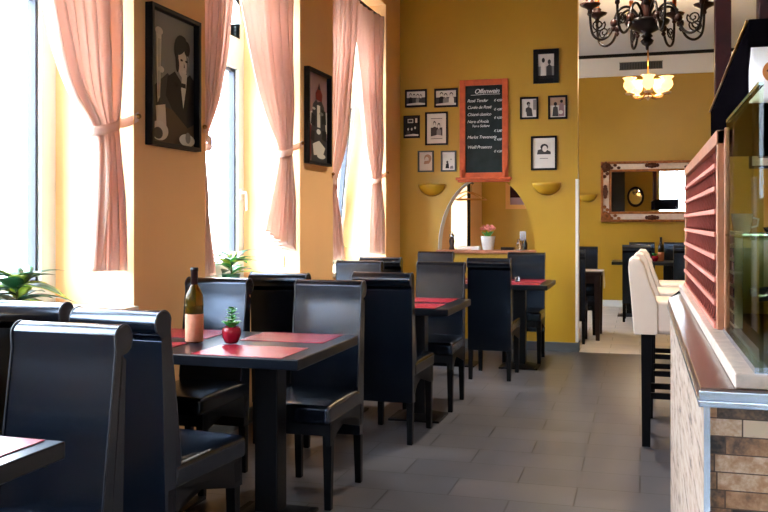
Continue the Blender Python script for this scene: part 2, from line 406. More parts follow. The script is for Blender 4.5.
g.box(XLO, .65, Y0-.15, Y0, 0, ZC); g.box(.65, 2.05, Y0-.15, Y0, 3.3, ZC); g.box(2.05, XR+.15, Y0-.15, Y0, 0, ZC); g.box(.65, 2.05, Y0-.15, Y0, 0, 1.5)
struct('wall_front', g, M['mustard'])

# back wall with the arched opening
AX, AW, AZ0, AH = -1.56, .515, 1.035, .78
XE = -.612
g = G()
g.box(XL, AX-AW, YB, YBT, 0, ZC); g.box(AX+AW, XE, YB, YBT, 0, ZC); g.box(AX-AW, AX+AW, YB, YBT, 0, AZ0-.035)
arc = [(AX-AW*math.cos(PI*i/28), AZ0+AH*math.sin(PI*i/28)) for i in range(29)]
for (x0, z0), (x1, z1) in zip(arc, arc[1:]): g.prism([(x0, z0), (x1, z1), (x1, ZC), (x0, ZC)], 'y', YB, YBT)
bmesh.ops.remove_doubles(g.bm, verts=g.bm.verts, dist=1e-5)
seen_ = {}
for f_ in g.bm.faces: seen_.setdefault(frozenset(f_.verts), []).append(f_)
bmesh.ops.delete(g.bm, geom=[f_ for v_ in seen_.values() if len(v_) > 1 for f_ in v_], context='FACES_ONLY')
struct('wall_back', g, M['mustard'])
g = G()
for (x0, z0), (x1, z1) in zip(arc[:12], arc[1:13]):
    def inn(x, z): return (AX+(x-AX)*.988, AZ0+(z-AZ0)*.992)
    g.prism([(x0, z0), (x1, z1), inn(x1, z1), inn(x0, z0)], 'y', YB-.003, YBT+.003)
struct('lit_lining', g, M['white'])  # white on one side only, painting in the lit look of the reveal
struct('trim_2', G().box(AX-AW-.015, AX+AW+.015, YB-.035, YBT+.02, AZ0-.035, AZ0), M['wood_tan'], bevel=.004)
struct('trim_3', G().box(XE-.022, XE+.006, YB-.008, YBT+.006, .1, 1.77), M['white'])
struct('baseboard_back', G().box(XL, XE-.0, YB-.014, YB, 0, .095), M['base'], bevel=.003)
struct('baseboard_end', G().box(XE, XE+.014, YB-.014, YBT, 0, .095), M['base'])
struct('baseboard_left', G().box(XL, XL+.014, Y0, YB-.014, 0, .095), M['base'])
struct('baseboard_far', G().box(XL, XR, YF-.018, YF, 0, .1), M['white'])

# ------------------------------------------------------------------ windows
def make_window(i, ya, yb, tilt=False):
    ZT = ZT2 if ya > YB else globals()['ZT']; ZM = (1.95, 2.05) if ya > YB else (2.56, 2.74)
    e = bpy.data.objects.new('window_%d' % i, None); COL.objects.link(e); e['kind'] = 'structure'
    e.location = (-3.0, (ya+yb)/2, ZS); L = Matrix.Translation(-e.location)
    x0, x1 = -3.045, -2.965
    g = G(); t = .07
    g.box(x0, x1, ya, ya+t, ZS, ZT, L); g.box(x0, x1, yb-t, yb, ZS, ZT, L)
    g.box(x0, x1, ya+t, yb-t, ZS, ZS+.05, L); g.box(x0, x1, ya+t, yb-t, ZM[0], ZM[1], L)
    # arched head light
    n = 20; cy = (ya+yb)/2; hw = (yb-ya)/2-t
    arcp = [(cy-hw*math.cos(PI*k/n), ZM[1]+.12+(ZT-.08-ZM[1]+.12)*math.sin(PI*k/n)) for k in range(n+1)]
    g2 = [(p[0]-e.location.y, p[1]-e.location.z) for p in [(ya+t, ZM[1])]+arcp+[(yb-t, ZM[1]), (yb-t, ZT), (ya+t, ZT)]]
    g.prism(g2, 'x', x0-e.location.x, x1-e.location.x)
    two = (yb-ya) > 1.0
    if two: g.box(x0, x1, cy-.05, cy+.05, ZS+.05, ZM[0], L)
    g.build('frame', M['pvc'], e)
    G().box(-3.01, -3.004, ya+t, yb-t, ZM[1], ZT-.08, L).build('pane', M['glass'], e)
    spans = [(ya+t, cy-.05), (cy+.05, yb-t)] if two else [(ya+t, yb-t)]
    for k, (a, b) in enumerate(spans):
        zb, zt = ZS+.05, ZM[0]; s = .065
        ang = math.radians(5.5) if (tilt and k == 1) else 0
        if ang: R = Matrix.Translation((-2.975, 0, zb)) @ Matrix.Rotation(ang, 4, 'Y') @ Matrix.Translation((2.975, 0, -zb))
        else: R = Matrix.Identity(4)
        T = L @ R
        gs = G(); xs0, xs1 = (-3.03, -2.95) if not ang else (-3.03, -2.955)
        gs.box(xs0, xs1, a+.004, a+s, zb+.004, zt-.004, T); gs.box(xs0, xs1, b-s, b-.004, zb+.004, zt-.004, T)
        gs.box(xs0, xs1, a+s, b-s, zb+.004, zb+s, T); gs.box(xs0, xs1, a+s, b-s, zt-s, zt-.004, T)
        sash = gs.build('sash', M['pvc'], e)
        gg = G(); w = .02
        for (p, q, r_, t_) in ((a+s, a+s+w, zb+s, zt-s), (b-s-w, b-s, zb+s, zt-s), (a+s, b-s, zb+s, zb+s+w), (a+s, b-s, zt-s-w, zt-s)):
            gg.box(-3.02, -2.972, p, q, r_, t_, T)
        gg.build('gasket', M['gasket'], sash)
        G().box(-3.0, -2.994, a+s, b-s, zb+s, zt-s, T).build('pane', M['glass'], sash)
        if k == len(spans)-1 and i == 2:
            h = G(); hy = b-s/2
            h.box(-2.95, -2.935, hy-.014, hy+.014, 1.50, 1.58, T); h.tube([T @ Vector(p) for p in ((-2.95, hy, 1.555), (-2.90, hy, 1.555), (-2.895, hy, 1.54), (-2.895, hy+.004, 1.42))], .009)
            h.build('handle', M['pvc'], e)
    G().box(-2.975, XL+.03, ya, yb, ZS-.04, ZS, L).build('sill', M['sill'], e, bevel=.004)
    return e
for i, (a, b) in enumerate(WIN): make_window(i+1, a, b, tilt=(i == 2))
e = bpy.data.objects.new('window_5', None); COL.objects.link(e); e['kind'] = 'structure'; e.location = (1.35, Y0-.08, 1.5)
g = G(); L = Matrix.Translation(-e.location)
for (a, b, c, d) in ((.65, .72, 1.5, 3.3), (1.98, 2.05, 1.5, 3.3), (.72, 1.98, 1.5, 1.57), (.72, 1.98, 3.23, 3.3), (1.33, 1.38, 1.57, 3.23)): g.box(a, b, Y0-.11, Y0-.05, c, d, L)
g.build('frame', M['pvc'], e); G().box(.72, 1.98, Y0-.085, Y0-.08, 1.57, 3.23, L).build('pane', M['glass'], e)

e = bpy.data.objects.new('window_6', None); COL.objects.link(e); e['kind'] = 'structure'; e.location = (XL-.1, (WS[0]+WS[1])/2, WS[2])
g = G(); L = Matrix.Translation(-e.location)
for (a, b, c, d) in ((WS[0], WS[0]+.05, WS[2], WS[3]), (WS[1]-.05, WS[1], WS[2], WS[3]), (WS[0]+.05, WS[1]-.05, WS[2], WS[2]+.05), (WS[0]+.05, WS[1]-.05, WS[3]-.05, WS[3])): g.box(XL-.13, XL-.07, a, b, c, d, L)
g.build('frame', M['pvc'], e); G().box(XL-.105, XL-.099, WS[0]+.05, WS[1]-.05, WS[2]+.05, WS[3]-.05, L).build('pane', M['glass'], e)

# outside: pale block across the street
st = G().box(-60, XLO-.05, -40, 80, -.7, -.6).build('ground', M['asphalt']); st['kind'] = 'structure'
g = G().box(-60, 60, -40, Y0-.2, -.7, -.6).build('ground_street', M['asphalt']); g['kind'] = 'structure'
bl = thing('apartment_building', 'pale rendered apartment block across the street seen through the windows', 'building', (-20, 24, -.6))
G().box(-8, 0, -34, 40, 0, 8.6).build('facade', M['facade'], bl)
for fz in (0, 1, 2):
    for k in range(-6, 8):
        y = -.9+3.1*k; z0 = 2.39+3.28*fz
        w = G().box(-.02, .03, y-.45, y+.45, z0, z0+.92).build('window', M['facade_win'], bl)
        fr = G(); fr.box(.0, .06, y-.5, y-.45, z0-.05, z0+.97); fr.box(0, .06, y+.45, y+.5, z0-.05, z0+.97); fr.box(0, .06, y-.45, y+.45, z0+.92, z0+.97); fr.box(0, .1, y-.45, y+.45, z0-.05, z0)
        fr.build('surround', M['white'], w)
for z in (2.0, 5.2, 8.4): G().box(0, .05, -34, 40, z, z+.08).build('string_course', M['white'], bl)

# ------------------------------------------------------------------ curtains and rods
def lerp(tab, z):
    tab = sorted(tab)
    if z <= tab[0][0]: return tab[0][1]
    for (a, va), (b, vb) in zip(tab, tab[1:]):
        if z <= b:
            t = (z-a)/(b-a); return va+(vb-va)*t
    return tab[-1][1]
def smooth_lerp(tab, z):
    return sum(lerp(tab, z+d)*w for d, w in ((-.07, .2), (-.035, .2), (0, .2), (.035, .2), (.07, .2)))
def curtain(label, xc, left, right, zb0, zb1, tie_z, hook, pleats=6, group='peach curtains at the street windows', amp=.042):
    ty = (smooth_lerp(left, tie_z)+smooth_lerp(right, tie_z))/2
    e = thing('curtain', label, 'curtain', (xc, ty, zb0), 0, group)
    o = Vector((xc, ty, zb0)); ph = random.random()*6
    def f(u, v):
        zb = zb0+(zb1-zb0)*u
        z = zb+(3.41-zb)*v
        a, b = smooth_lerp(left, z), smooth_lerp(right, z)
        w = b-a
        k = amp*(.75+.5*math.sin(u*5+ph))
        k *= .55 + .45*min(1, abs(z-tie_z)/.35)
        x = k*math.sin(u*pleats*2*PI+ph+.5*math.sin(v*7)) + .4*k*math.sin(u*pleats*4.3*PI+ph*2)
        y = a+w*u+.012*math.sin(u*pleats*2*PI+ph+1.2)*min(1, w/.3)
        return Vector((xc+x, y, z))-o
    G().grid(f, 96, 110).build('fabric', M['curtain'], e, smooth=True, solid=.003, fix=False)
    r = max(.045, (smooth_lerp(right, tie_z)-smooth_lerp(left, tie_z))/2+.012)
    g = G()
    n = 28
    def band(u, v):
        a = 2*PI*u
        tilt_ = .03*math.cos(a)
        return Vector(((amp+.018)*math.sin(a), r*math.cos(a), (v-.5)*.05+tilt_*(1 if hook > ty else -1)+(tie_z-o.z)))
    g.grid(band, n, 3)
    p0 = Vector((0, (r if hook > ty else -r), tie_z-o.z+.03)); p1 = Vector((XL+.012-xc, hook-ty, tie_z-o.z+.075))
    def strap(u, v): return p0.lerp(p1, u)+Vector((0, 0, (v-.5)*.05-.012*math.sin(PI*u)))
    g.grid(strap, 6, 2)
    g.build('tieback', M['curtain'], e, smooth=True, solid=.005, fix=False)
    G().ball(p1, .014).build('hook', M['brass'], e, smooth=True)
    return e
XC = -2.56
def far_tab(y0, y1): return [(3.42, y0-.02), (2.9, y0+.03), (2.6, y0+.14), (2.3, y0+.33), (2.05, y0+.5), (1.90, y1-.155), (1.85, y1-.16), (1.75, y1-.165)]
names = ['second', 'third', 'fourth']
for i, (ya, yb) in enumerate(WIN[:3]):
    mid = (ya+yb)/2
    dl = [0, .22, .0][i]     # how far the free edge is swept aside
    # far panel
    lt = [(3.42, mid+.02+dl*.6), (2.85, mid+.05+dl*.75), (2.6, mid+.12+dl*.8), (2.33, mid+.2+dl*.55), (2.1, mid+.3+dl*.45), (1.95, yb-.30), (1.85, yb-.19), (1.78, yb-.175), (1.5, yb-.2), (1.3, yb-.27), (1.05, yb-.30)]
    if i == 0: lt = [(3.42, 3.24), (2.6, 3.30), (2.33, 3.385), (2.1, 3.46), (1.95, 3.55), (1.87, 3.63), (1.81, 3.75), (1.74, 3.77), (1.5, 3.76), (1.3, 3.725), (1.05, 3.69)]
    if i == 1: lt = [(3.42, 5.33), (2.8, 5.39), (2.5, 5.54), (2.26, 5.68), (2.05, 5.86), (1.95, 5.97), (1.88, 6.06), (1.8, 6.06), (1.6, 5.98), (1.3, 5.82), (1.05, 5.74)]
    if i == 2: lt = [(3.42, 7.80), (2.9, 7.90), (2.4, 8.08), (2.05, 8.22), (1.86, 8.36), (1.75, 8.42), (1.6, 8.38), (1.3, 8.33), (1.05, 8.29)]
    rt = [(3.42, yb-.07), (2.3, yb-.08), (1.95, yb-.08), (1.85, yb-.085), (1.7, yb-.08), (1.05, yb-.045)]
    curtain(['peach curtain tied back beside the portrait poster, nearest one', 'peach curtain with split tails tied back beside the tower poster', 'peach curtain tied back next to the mustard wall'][i],
            XC, lt, rt, [1.09, 1.27, 1.02][i], [1.08, 1.10, 1.0][i], [1.80, 1.86, 1.76][i], yb+.025, 6)
    rt2 = [(3.42, mid-(.22 if i == 1 else 0)), (2.75, ya+.50), (2.4, ya+.42), (2.1, ya+.30), (1.95, ya+.2), (1.84, ya+.12), (1.75, ya+.11), (1.46, ya+.12), (1.0, ya+.25)]
    if i == 2: rt2 = [(3.42, 7.76), (3.0, 7.70), (2.53, 7.58), (2.1, 7.45), (1.85, 7.32), (1.7, 7.22), (1.6, 7.2), (1.3, 7.27), (1.0, 7.35)]
    lt2 = [(3.42, ya+.03), (2.2, ya+.03), (1.85, ya+.04), (1.0, ya+.03)]
    curtain(['peach curtain at the near side of the nearest window', 'peach curtain hanging at the portrait poster\'s far side', 'peach curtain hanging at the tower poster\'s far side'][i],
            XC, lt2, rt2, 1.0, 1.0, [1.82, 1.82, 1.66][i], ya-.025, 6)
    g = G(); g.tube([(XC, ya+.008, 3.43), (XC, yb-.008, 3.43)], .013, 12)
    r = g.build('curtain_rod', M['mahogany'], None, smooth=True)
    tag(r, ['dark curtain rod across the nearest window', 'dark curtain rod across the window between the two posters', 'dark curtain rod at the window beside the mustard wall'][i], 'curtain rod', 'curtain rods')

# ------------------------------------------------------------------ dining chair
def make_chair(label, loc, rz, group):
    e = thing('dining_chair', label, 'chair', loc, rz, group)
    W = .183
    # seat cushion, slightly crowned, resting on the rail
    g = G()
    def top(u, v):
        x = (u-.5)*2; y = (v-.5)*2
        cr = .012*(1-x**4)*(1-y**4)
        return Vector((x*W*1.02, -.21+v*.478, .488+cr))
    g.grid(top, 10, 10)
    b_ = g.bm; edges = [ed for ed in b_.edges if ed.is_boundary]
    ret = bmesh.ops.extrude_edge_only(b_, edges=edges)
    for v in [x for x in ret['geom'] if isinstance(x, bmesh.types.BMVert)]: v.co.z = .40
    bmesh.ops.contextual_create(b_, geom=[ed for ed in b_.edges if ed.is_boundary])
    g.build('seat', M['leather'], e, bevel=.022, seg=4)
    # backrest: profile in y,z with the roll at the top
    prof = [(-.165, .42), (-.170, .50), (-.194, .68), (-.226, .90), (-.234, .955)]
    cy, cz, r = -.272, .985, .044
    for a in range(20, 291, 15): prof.append((cy+r*math.cos(math.radians(a)), cz+r*math.sin(math.radians(a))))
    prof += [(-.282, .925), (-.275, .78), (-.266, .55), (-.26, .25), (-.205, .25), (-.205, .42)]
    g = G(); g.prism(prof, 'x', -W, W)
    bk = g.build('backrest', M['leather'], e, bevel=.009, seg=3)
    for s in (-1, 1):
        pts = [(s*(W-.002), y+.002, z) for y, z in prof[1:5+14]]
        G().tube(pts, .0035, 6).build('piping', M['piping'], bk, smooth=True)
    # rail with arched sides
    g = G()
    for s in (-1, 1):
        pts = [(.235, .41), (-.245, .41), (-.245, .30)]
        for k in range(0, 13):
            a = PI*k/12; pts.append((-.005-.188*math.cos(a), .30+.08*math.sin(a)))
        pts += [(.235, .30)]
        g.prism(pts, 'x', s*W-.022*(s > 0), s*W+.022*(s < 0))
    g.box(-W, W, .213, .235, .345, .41)
    g.build('apron', M['apron'], e, bevel=.003)
    for s in (-1, 1):
        G().taper((s*(W-.022), .20, .40), .023, (s*(W-.02), .205, 0), .016).build('leg', M['legwood'], e, bevel=.003)
        G().taper((s*(W-.022), -.232, .40), .022, (s*(W-.02), -.245, 0), .016).build('leg', M['legwood'], e, bevel=.003)
    return e

CH = None
def chair(x, y, facing, label, group='black leather dining chairs', turn=0):
    """y is the line of the rear feet; facing +1 looks to the back wall, -1 to the viewer"""
    global CH
    rz = (0 if facing > 0 else PI)+math.radians(random.uniform(-1.5, 1.5)+turn)
    loc = (x, y+facing*.245, 0)
    if CH is None:
        CH = make_chair(label, loc, rz, group); return CH
    return dup(CH, loc, rz, label, group)

chair(-1.64, 2.24, -1, 'black high-backed leather chair facing the viewer at the cropped foreground table')
chair(-1.705, 2.70, 1, 'black leather chair with its seat towards the wine bottle table, nearest to the aisle', turn=-6)
chair(-2.235, 2.86, 1, 'black leather chair seen from behind at the window end of the wine bottle table')
chair(-1.545, 4.285, -1, 'grey-sheened black leather chair behind the wine bottle table on the aisle side')
chair(-2.19, 4.29, -1, 'grey-sheened black leather chair directly behind the wine bottle')
chair(-1.475, 5.09, 1, 'black leather chair with its back to the viewer at the middle table, aisle side')
chair(-2.05, 4.86, 1, 'black leather chair with its back to the viewer at the middle table, window side')
chair(-1.44, 6.49, -1, 'grey-sheened black leather chair facing the viewer at the middle table, aisle side')
chair(-2.10, 6.50, -1, 'grey-sheened black leather chair facing the viewer at the middle table, window side')
chair(-1.21, 7.35, 1, 'blue-black leather chair seen from behind at the table nearest the mustard wall, aisle side')
chair(-2.14, 7.28, 1, 'black leather chair seen from behind at the table nearest the mustard wall, window side')
chair(-1.075, 8.76, -1, 'dark leather chair facing the viewer under the arch, right of the white flowerpot')
chair(-2.0, 8.76, -1, 'dark leather chair facing the viewer under the left end of the arch')

# ------------------------------------------------------------------ tables
def make_table(label, loc, group, w=1.15, d=.78):
    e = thing('dining_table', label, 'table', loc, 0, group)
    G().box(-w/2, w/2, -d/2, d/2, .735, .78).build('tabletop', M['tabletop'], e, bevel=.006, seg=3)
    for s in (-1, 1):
        x = s*w/4
        G().box(x-.055, x+.055, -.055, .055, .03, .735).build('pedestal', M['metal_black'], e, bevel=.006)
        g = G(); g.box(x-.175, x+.175, -.15, .15, 0, .014)
        g.taper((x, 0, .014), .145, (x, 0, .04), .07)
        g.build('base_plate', M['metal_black'], e, bevel=.003)
    return e
TG = 'black dining tables along the window wall'
t1 = make_table('black table with wine bottle and small red-potted plant', (-1.885, 3.665, 0), TG)
tc = dup(t1, (-1.931, 1.51, 0), 0, 'black table cut off by the lower left corner', TG); tc.scale = (.95, 1, 1)
dup(t1, (-1.735, 5.82, 0), 0, 'black table with red placemats, second from the wine bottle towards the back wall', TG)
dup(t1, (-1.345, 8.10, 0), 0, 'black table with red placemats nearest to the mustard back wall', TG)
PM = None
def placemat(x, y, label, z=.78):
    global PM
    if PM is None:
        PM = G().box(-.205, .205, -.15, .15, 0, .003).build('placemat', M['mat_red'], None, bevel=.001)
        o = PM
    else:
        o = PM.copy(); COL.objects.link(o)
    o.location = (x, y, z+.0006); o.rotation_euler = (0, 0, math.radians(random.uniform(-1, 1)))
    return tag(o, label, 'placemat', 'red placemats on the tables')
placemat(-1.588, 3.432, 'red placemat in front of the red-potted plant, aisle side near edge')
placemat(-1.585, 3.89, 'red placemat behind the red-potted plant, aisle side far edge')
placemat(-2.17, 3.432, 'red placemat beside the wine bottle at the window end, near edge')
placemat(-2.165, 3.89, 'red placemat showing behind the wine bottle, window end')
placemat(-1.64, 1.735, 'red placemat on the cropped corner table in front of the nearest chair')
placemat(-1.45, 5.60, 'red placemat on the middle table, aisle side near edge')
placemat(-1.45, 6.03, 'red placemat on the middle table, aisle side far edge')
placemat(-2.02, 5.60, 'red placemat on the middle table, window side near edge')
placemat(-2.02, 6.03, 'red placemat on the middle table, window side far edge')
placemat(-1.05, 7.88, 'red placemat on the last table, aisle side near edge')
placemat(-1.05, 8.31, 'red placemat on the last table, aisle side far edge')
placemat(-1.66, 7.88, 'red placemat on the last table, window side near edge')
placemat(-1.66, 8.31, 'red placemat on the last table, window side far edge')

# wine bottle
def bottle(label, loc, s=1., full=True):
    e = thing('wine_bottle', label, 'bottle', loc)
    prof = [(.036, 0), (.0405, .006), (.0405, .195), (.038, .215), (.028, .238), (.0165, .258), (.0145, .275), (.0145, .322), (.0165, .324), (.0165, .336)]
    b = G().lathe([(r*s, z*s) for r, z in prof], n=28).build('glass_body', M['bottle'] if full else M['wine'], e, smooth=True)
    G().lathe([(.0408*s, .005*s), (.0414*s, .007*s), (.0414*s, .127*s), (.0408*s, .129*s)], n=28).build('label', M['label'], e, smooth=True)
    G().lathe([(.0155*s, .262*s), (.0162*s, .263*s), (.0162*s, .322*s), (.0178*s, .323*s), (.0178*s, .337*s), (.016*s, .339*s)], n=20).build('capsule', M['capsule'], e, smooth=True)
    if full:   # the wine inside
        G().lathe([(.034, .008), (.0375, .012), (.0375, .14), (.0375, .165)], n=24).build('wine', M['wine'], e, smooth=True)
    return e
bottle('wine bottle with salmon label and black neck on the front table', (-1.945, 3.60, .7845))

# red-potted plant
e = thing('potted_plant', 'small green plant in a crimson pot on the front table', 'plant', (-1.77, 3.62, .7842))
G().lathe([(.024, 0), (.03, .004), (.042, .035), (.044, .052), (.040, .070), (.034, .074), (.032, .066), (.001, .064)], n=28).build('pot', M['pot_red'], e, smooth=True)
g = G(); g.tube([(0, 0, .06), (.004, 0, .10), (.002, 0, .14), (.004, 0, .165)], .0025, 6); g.build('stem', M['stem'], e, smooth=True)
g = G()
for k in range(7):
    a = k*2*PI/7+.3; g.leaf((0, 0, .066), (math.cos(a), math.sin(a), 1.0+.8*random.random()), .085, .06, .45)
for k in range(16):
    a = k*2.4; z = .085+.075*k/16; g.leaf((.003, 0, z), (math.cos(a), math.sin(a), .5), .044-.014*k/16, .032, .15)
g.build('foliage', M['leaf'], e, smooth=True, solid=.0008, fix=False)

# small glass on the last table
e = tag(G().lathe([(.022, 0), (.024, .003), (.024, .05), (.021, .05), (.021, .006), (.001, .005)], n=20).build('salt_glass', M['clear'], None, smooth=True, loc=(-1.08, 8.085, .7806)),
        'small clear glass between the placemats of the last table', 'glass')

# ------------------------------------------------------------------ window-sill plants
def sill_plant(label, x, y, mats, n, L0, W0, seed, h=.16):
    rnd = random.Random(seed)
    e = thing('sill_plant', label, 'plant', (x, y, ZS), 0, 'plants on the window sills')
    G().lathe([(.05, 0), (.055, .004), (.066, .055), (.068, .06), (.060, .06), (.058, .05), (.001, .048)], n=24).build('pot', M['leaf_dark'], e, smooth=True)
    g = G(); g.tube([(0, 0, .04), (.005, 0, h*.7), (0, .006, h+.06)], .005, 6)
    gl = [G() for _ in mats]
    for k in range(n):
        a = 2*PI*k/n*1.62+rnd.random()*.5; z = .05+h*(k/n)
        d = Vector((math.cos(a), math.sin(a), .1+.8*rnd.random()))
        gl[k % len(mats)].leaf((0, 0, z), d, L0*(.7+.5*rnd.random()), W0*(.8+.4*rnd.random()), .35)
    g.build('stem', M['stem'], e, smooth=True)
    for m_, gg in zip(mats, gl): gg.build('foliage', M[m_], e, smooth=True, solid=.001, fix=False)
    return e
sill_plant('large-leaved green houseplant on the nearest window sill', -2.80, 3.47, ['leaf_dark', 'leaf_yellow', 'leaf_dark'], 26, .24, .11, 3, .12)
sill_plant('yellow-green houseplant on the sill between the two posters', -2.80, 5.72, ['leaf', 'leaf_yellow', 'leaf_dark'], 24, .26, .085, 8, .14)
sill_plant('yellow-green houseplant on the sill nearest to the mustard wall', -2.80, 7.72, ['leaf_yellow', 'leaf'], 22, .24, .085, 12, .17)
# wall socket on the reveal
e = thing('wall_socket', 'white double wall socket on the window reveal', 'socket', (-2.71, 6.28, 1.03))
G().box(-.085, .085, -.012, 0, -.042, .042).build('plate', M['pvc'], e, bevel=.004)
for s in (-1, 1):
    c = G().lathe([(.026, 0), (.026, .004), (.02, .004), (.019, .001), (.001, .001)], (s*.041, -.011, 0), 20, Matrix.Rotation(PI/2, 4, 'X')).build('outlet', M['vent'] if s < 0 else M['pvc'], e)
    G().lathe([(.0185, 0), (.0185, .0022), (.001, .0024)], (s*.041, -.0115, 0), 20, Matrix.Rotation(PI/2, 4, 'X')).build('insert', M['pvc'], c)

# ------------------------------------------------------------------ pictures
def shapes_mesh(name, parent, items, d0, axis, to3):
    """flat print: each item = (material, polygon in picture coords), laid in thin layers"""
    bm = bmesh.new(); ms = []
    for k, (m_, poly) in enumerate(items):
        if m_ not in ms: ms.append(m_)
        vs = [bm.verts.new(to3(u, v, d0+.0004*k)) for u, v in poly]
        f = bm.faces.new(vs); f.material_index = ms.index(m_)
    bmesh.ops.triangulate(bm, faces=bm.faces, ngon_method='EAR_CLIP')
    me = bpy.data.meshes.new(name); bm.to_mesh(me); bm.free()
    for m_ in ms: me.materials.append(M[m_])
    o = bpy.data.objects.new(name, me); COL.objects.link(o); o.parent = parent
    return o
def ell(cx, cy, rx, ry, n=20, rot=0):
    return [(cx+rx*math.cos(t)*math.cos(rot)-ry*math.sin(t)*math.sin(rot), cy+rx*math.cos(t)*math.sin(rot)+ry*math.sin(t)*math.cos(rot)) for t in [2*PI*i/n for i in range(n)]]
def rect(a, b, c, d): return [(a, c), (b, c), (b, d), (a, d)]

def picture(label, cx, cz, w, h, items, wall='back', border=.018, matw=0., fm='frame_black', depth=.022, group='framed photographs on the mustard wall', y=None):
    if wall == 'back':
        e = thing('framed_picture', label, 'picture', (cx, (YB if y is None else y), cz), 0, group)
        P = lambda u, v, d: Vector((u, -d, v))
    else:   # on the window wall, facing +X ; u runs along +Y
        e = thing('framed_poster', label, 'picture', (XL, cx, cz), 0, group)
        P = lambda u, v, d: Vector((d, u, v))
    def bx(g, a, b, c, d, z0, z1):
        p, q = P(a, c, z0), P(b, d, z1)
        g.box(min(p.x, q.x), max(p.x, q.x), min(p.y, q.y), max(p.y, q.y), min(p.z, q.z), max(p.z, q.z))
    g = G(); W, H, t = w/2, h/2, border
    bx(g, -W, -W+t, -H, H, .001, depth); bx(g, W-t, W, -H, H, .001, depth); bx(g, -W+t, W-t, H-t, H, .001, depth); bx(g, -W+t, W-t, -H, -H+t, .001, depth)
    g.build('frame', M[fm], e, bevel=.002)
    g = G(); bx(g, -W+t, W-t, -H+t, H-t, .001, .006); g.build('mount', M['paper'], e)
    iw, ih = W-t-matw, H-t-matw*1.15
    its = [(m_, [(u*iw, v*ih) for u, v in poly]) for m_, poly in items]
    shapes_mesh('print', e, its, .0066, None, P)
    return e
full = rect(-1, 1, -1, 1)
# the two posters (generic compositions)
portrait = [('g3', full), ('g2', [(-1, -.25), (-.2, .1), (.3, -.05), (1, .1), (1, -.5), (-1, -.6)]), ('g5', [(-1, -.5), (-.4, -.42), (.5, -.5), (1, -.42), (1, -1), (-1, -1)]),
    ('g1', [(-.2, .05), (.12, .16), (.42, .02), (.82, .18), (1, .1), (1, -.62), (.7, -.7), (.0, -.45), (-.28, -.25)]),
    ('g1', ell(.42, .52, .34, .25)), ('g4', ell(.50, .33, .27, .24)), ('g3', [(.62, .5), (.74, .42), (.76, .25), (.66, .14), (.6, .12), (.66, .3)]), ('g1', ell(.36, .60, .30, .14, rot=.3)), ('g1', ell(.66, .58, .14, .12)), ('g1', ell(.22, .28, .08, .12)), ('g1', ell(.19, .40, .07, .16)),
    ('g4', [(.42, .16), (.66, .16), (.60, -.1), (.48, -.4), (.38, -.1)]), ('g1', ell(.40, .37, .06, .018)), ('g1', ell(.62, .37, .06, .018)), ('paper', ell(.52, .19, .10, .03)), ('g2', [(.50, .34), (.55, .26), (.49, .26)]),
    ('paper', [(-.72, .72), (-.5, .74), (-.5, .6), (-.56, -.3), (-.66, -.4), (-.70, .1)]), ('g4', ell(-.6, .70, .16, .06)), ('g2', rect(-.62, -.595, -.3, .58)), ('g3', rect(-.55, -.54, -.1, .58)), ('g4', ell(-.52, .12, .12, .05)),
    ('g4', [(-.75, -.45), (-.35, -.4), (-.3, -.75), (-.7, -.8)]), ('paper', ell(-.60, -.82, .38, .15)), ('g2', ell(-.66, -.86, .2, .09)), ('paper', ell(.62, -.9, .36, .1)), ('g3', ell(.66, -.86, .12, .09)), ('g1', rect(.2, .55, -.07, .0))]
portrait = [(m_, [(max(-1, min(1, u)), max(-1, min(1, v))) for u, v in p]) for m_, p in portrait]
picture('large black-framed black-and-white portrait poster on the orange pier beside the nearest window', 4.352, 2.112, .535, .75, portrait, 'left', .022, 0, depth=.046, group='large posters on the orange piers')
tower = [('p_mauve', full), ('g4', [(-1, .1), (1, .2), (1, -.3), (-1, -.3)]), ('p_red', [(-1, .05), (-.75, -.0), (-.5, -.2), (-.4, -.6), (-.6, -1), (-1, -1)]),
    ('g2', [(-.35, .3), (-.05, .42), (.1, .36), (.45, .42), (.7, .3), (.85, -.2), (1, -.5), (1, -1), (-.5, -1), (-.55, -.4)]),
    ('g1', [(-.5, .1), (-.1, .05), (-.15, -.2), (-.55, -.15)]), ('g1', [(.45, .25), (.85, .2), (.9, -.1), (.5, -.1)]), ('g1', [(-.5, -.3), (-.2, -.3), (-.25, -.55), (-.6, -.5)]), ('g1', [(.5, -.25), (.9, -.25), (.95, -.5), (.45, -.45)]),
    ('g4', [(.0, .3), (.3, .3), (.32, -.2), (.02, -.2)]), ('g4', [(-.4, -.6), (.2, -.5), (.8, -.65), (.6, -.8), (-.3, -.85)]), ('paper', ell(.15, -.3, .2, .06)), ('g4', ell(.4, -.85, .4, .06)), ('g4', ell(-.3, .2, .15, .03)), ('g3', ell(.4, .12, .2, .04)),
    ('p_red', [(-.12, .42), (-.15, .56), (.02, .66), (.18, .82), (.32, .66), (.5, .56), (.45, .4)]), ('g1', [(.05, .66), (.18, .8), (.32, .66)])]
picture('tall black-framed poster of a dark tower with a red dome on the orange pier', 6.622, 2.162, .525, .75, tower, 'left', .022, 0, depth=.046, group='large posters on the orange piers')

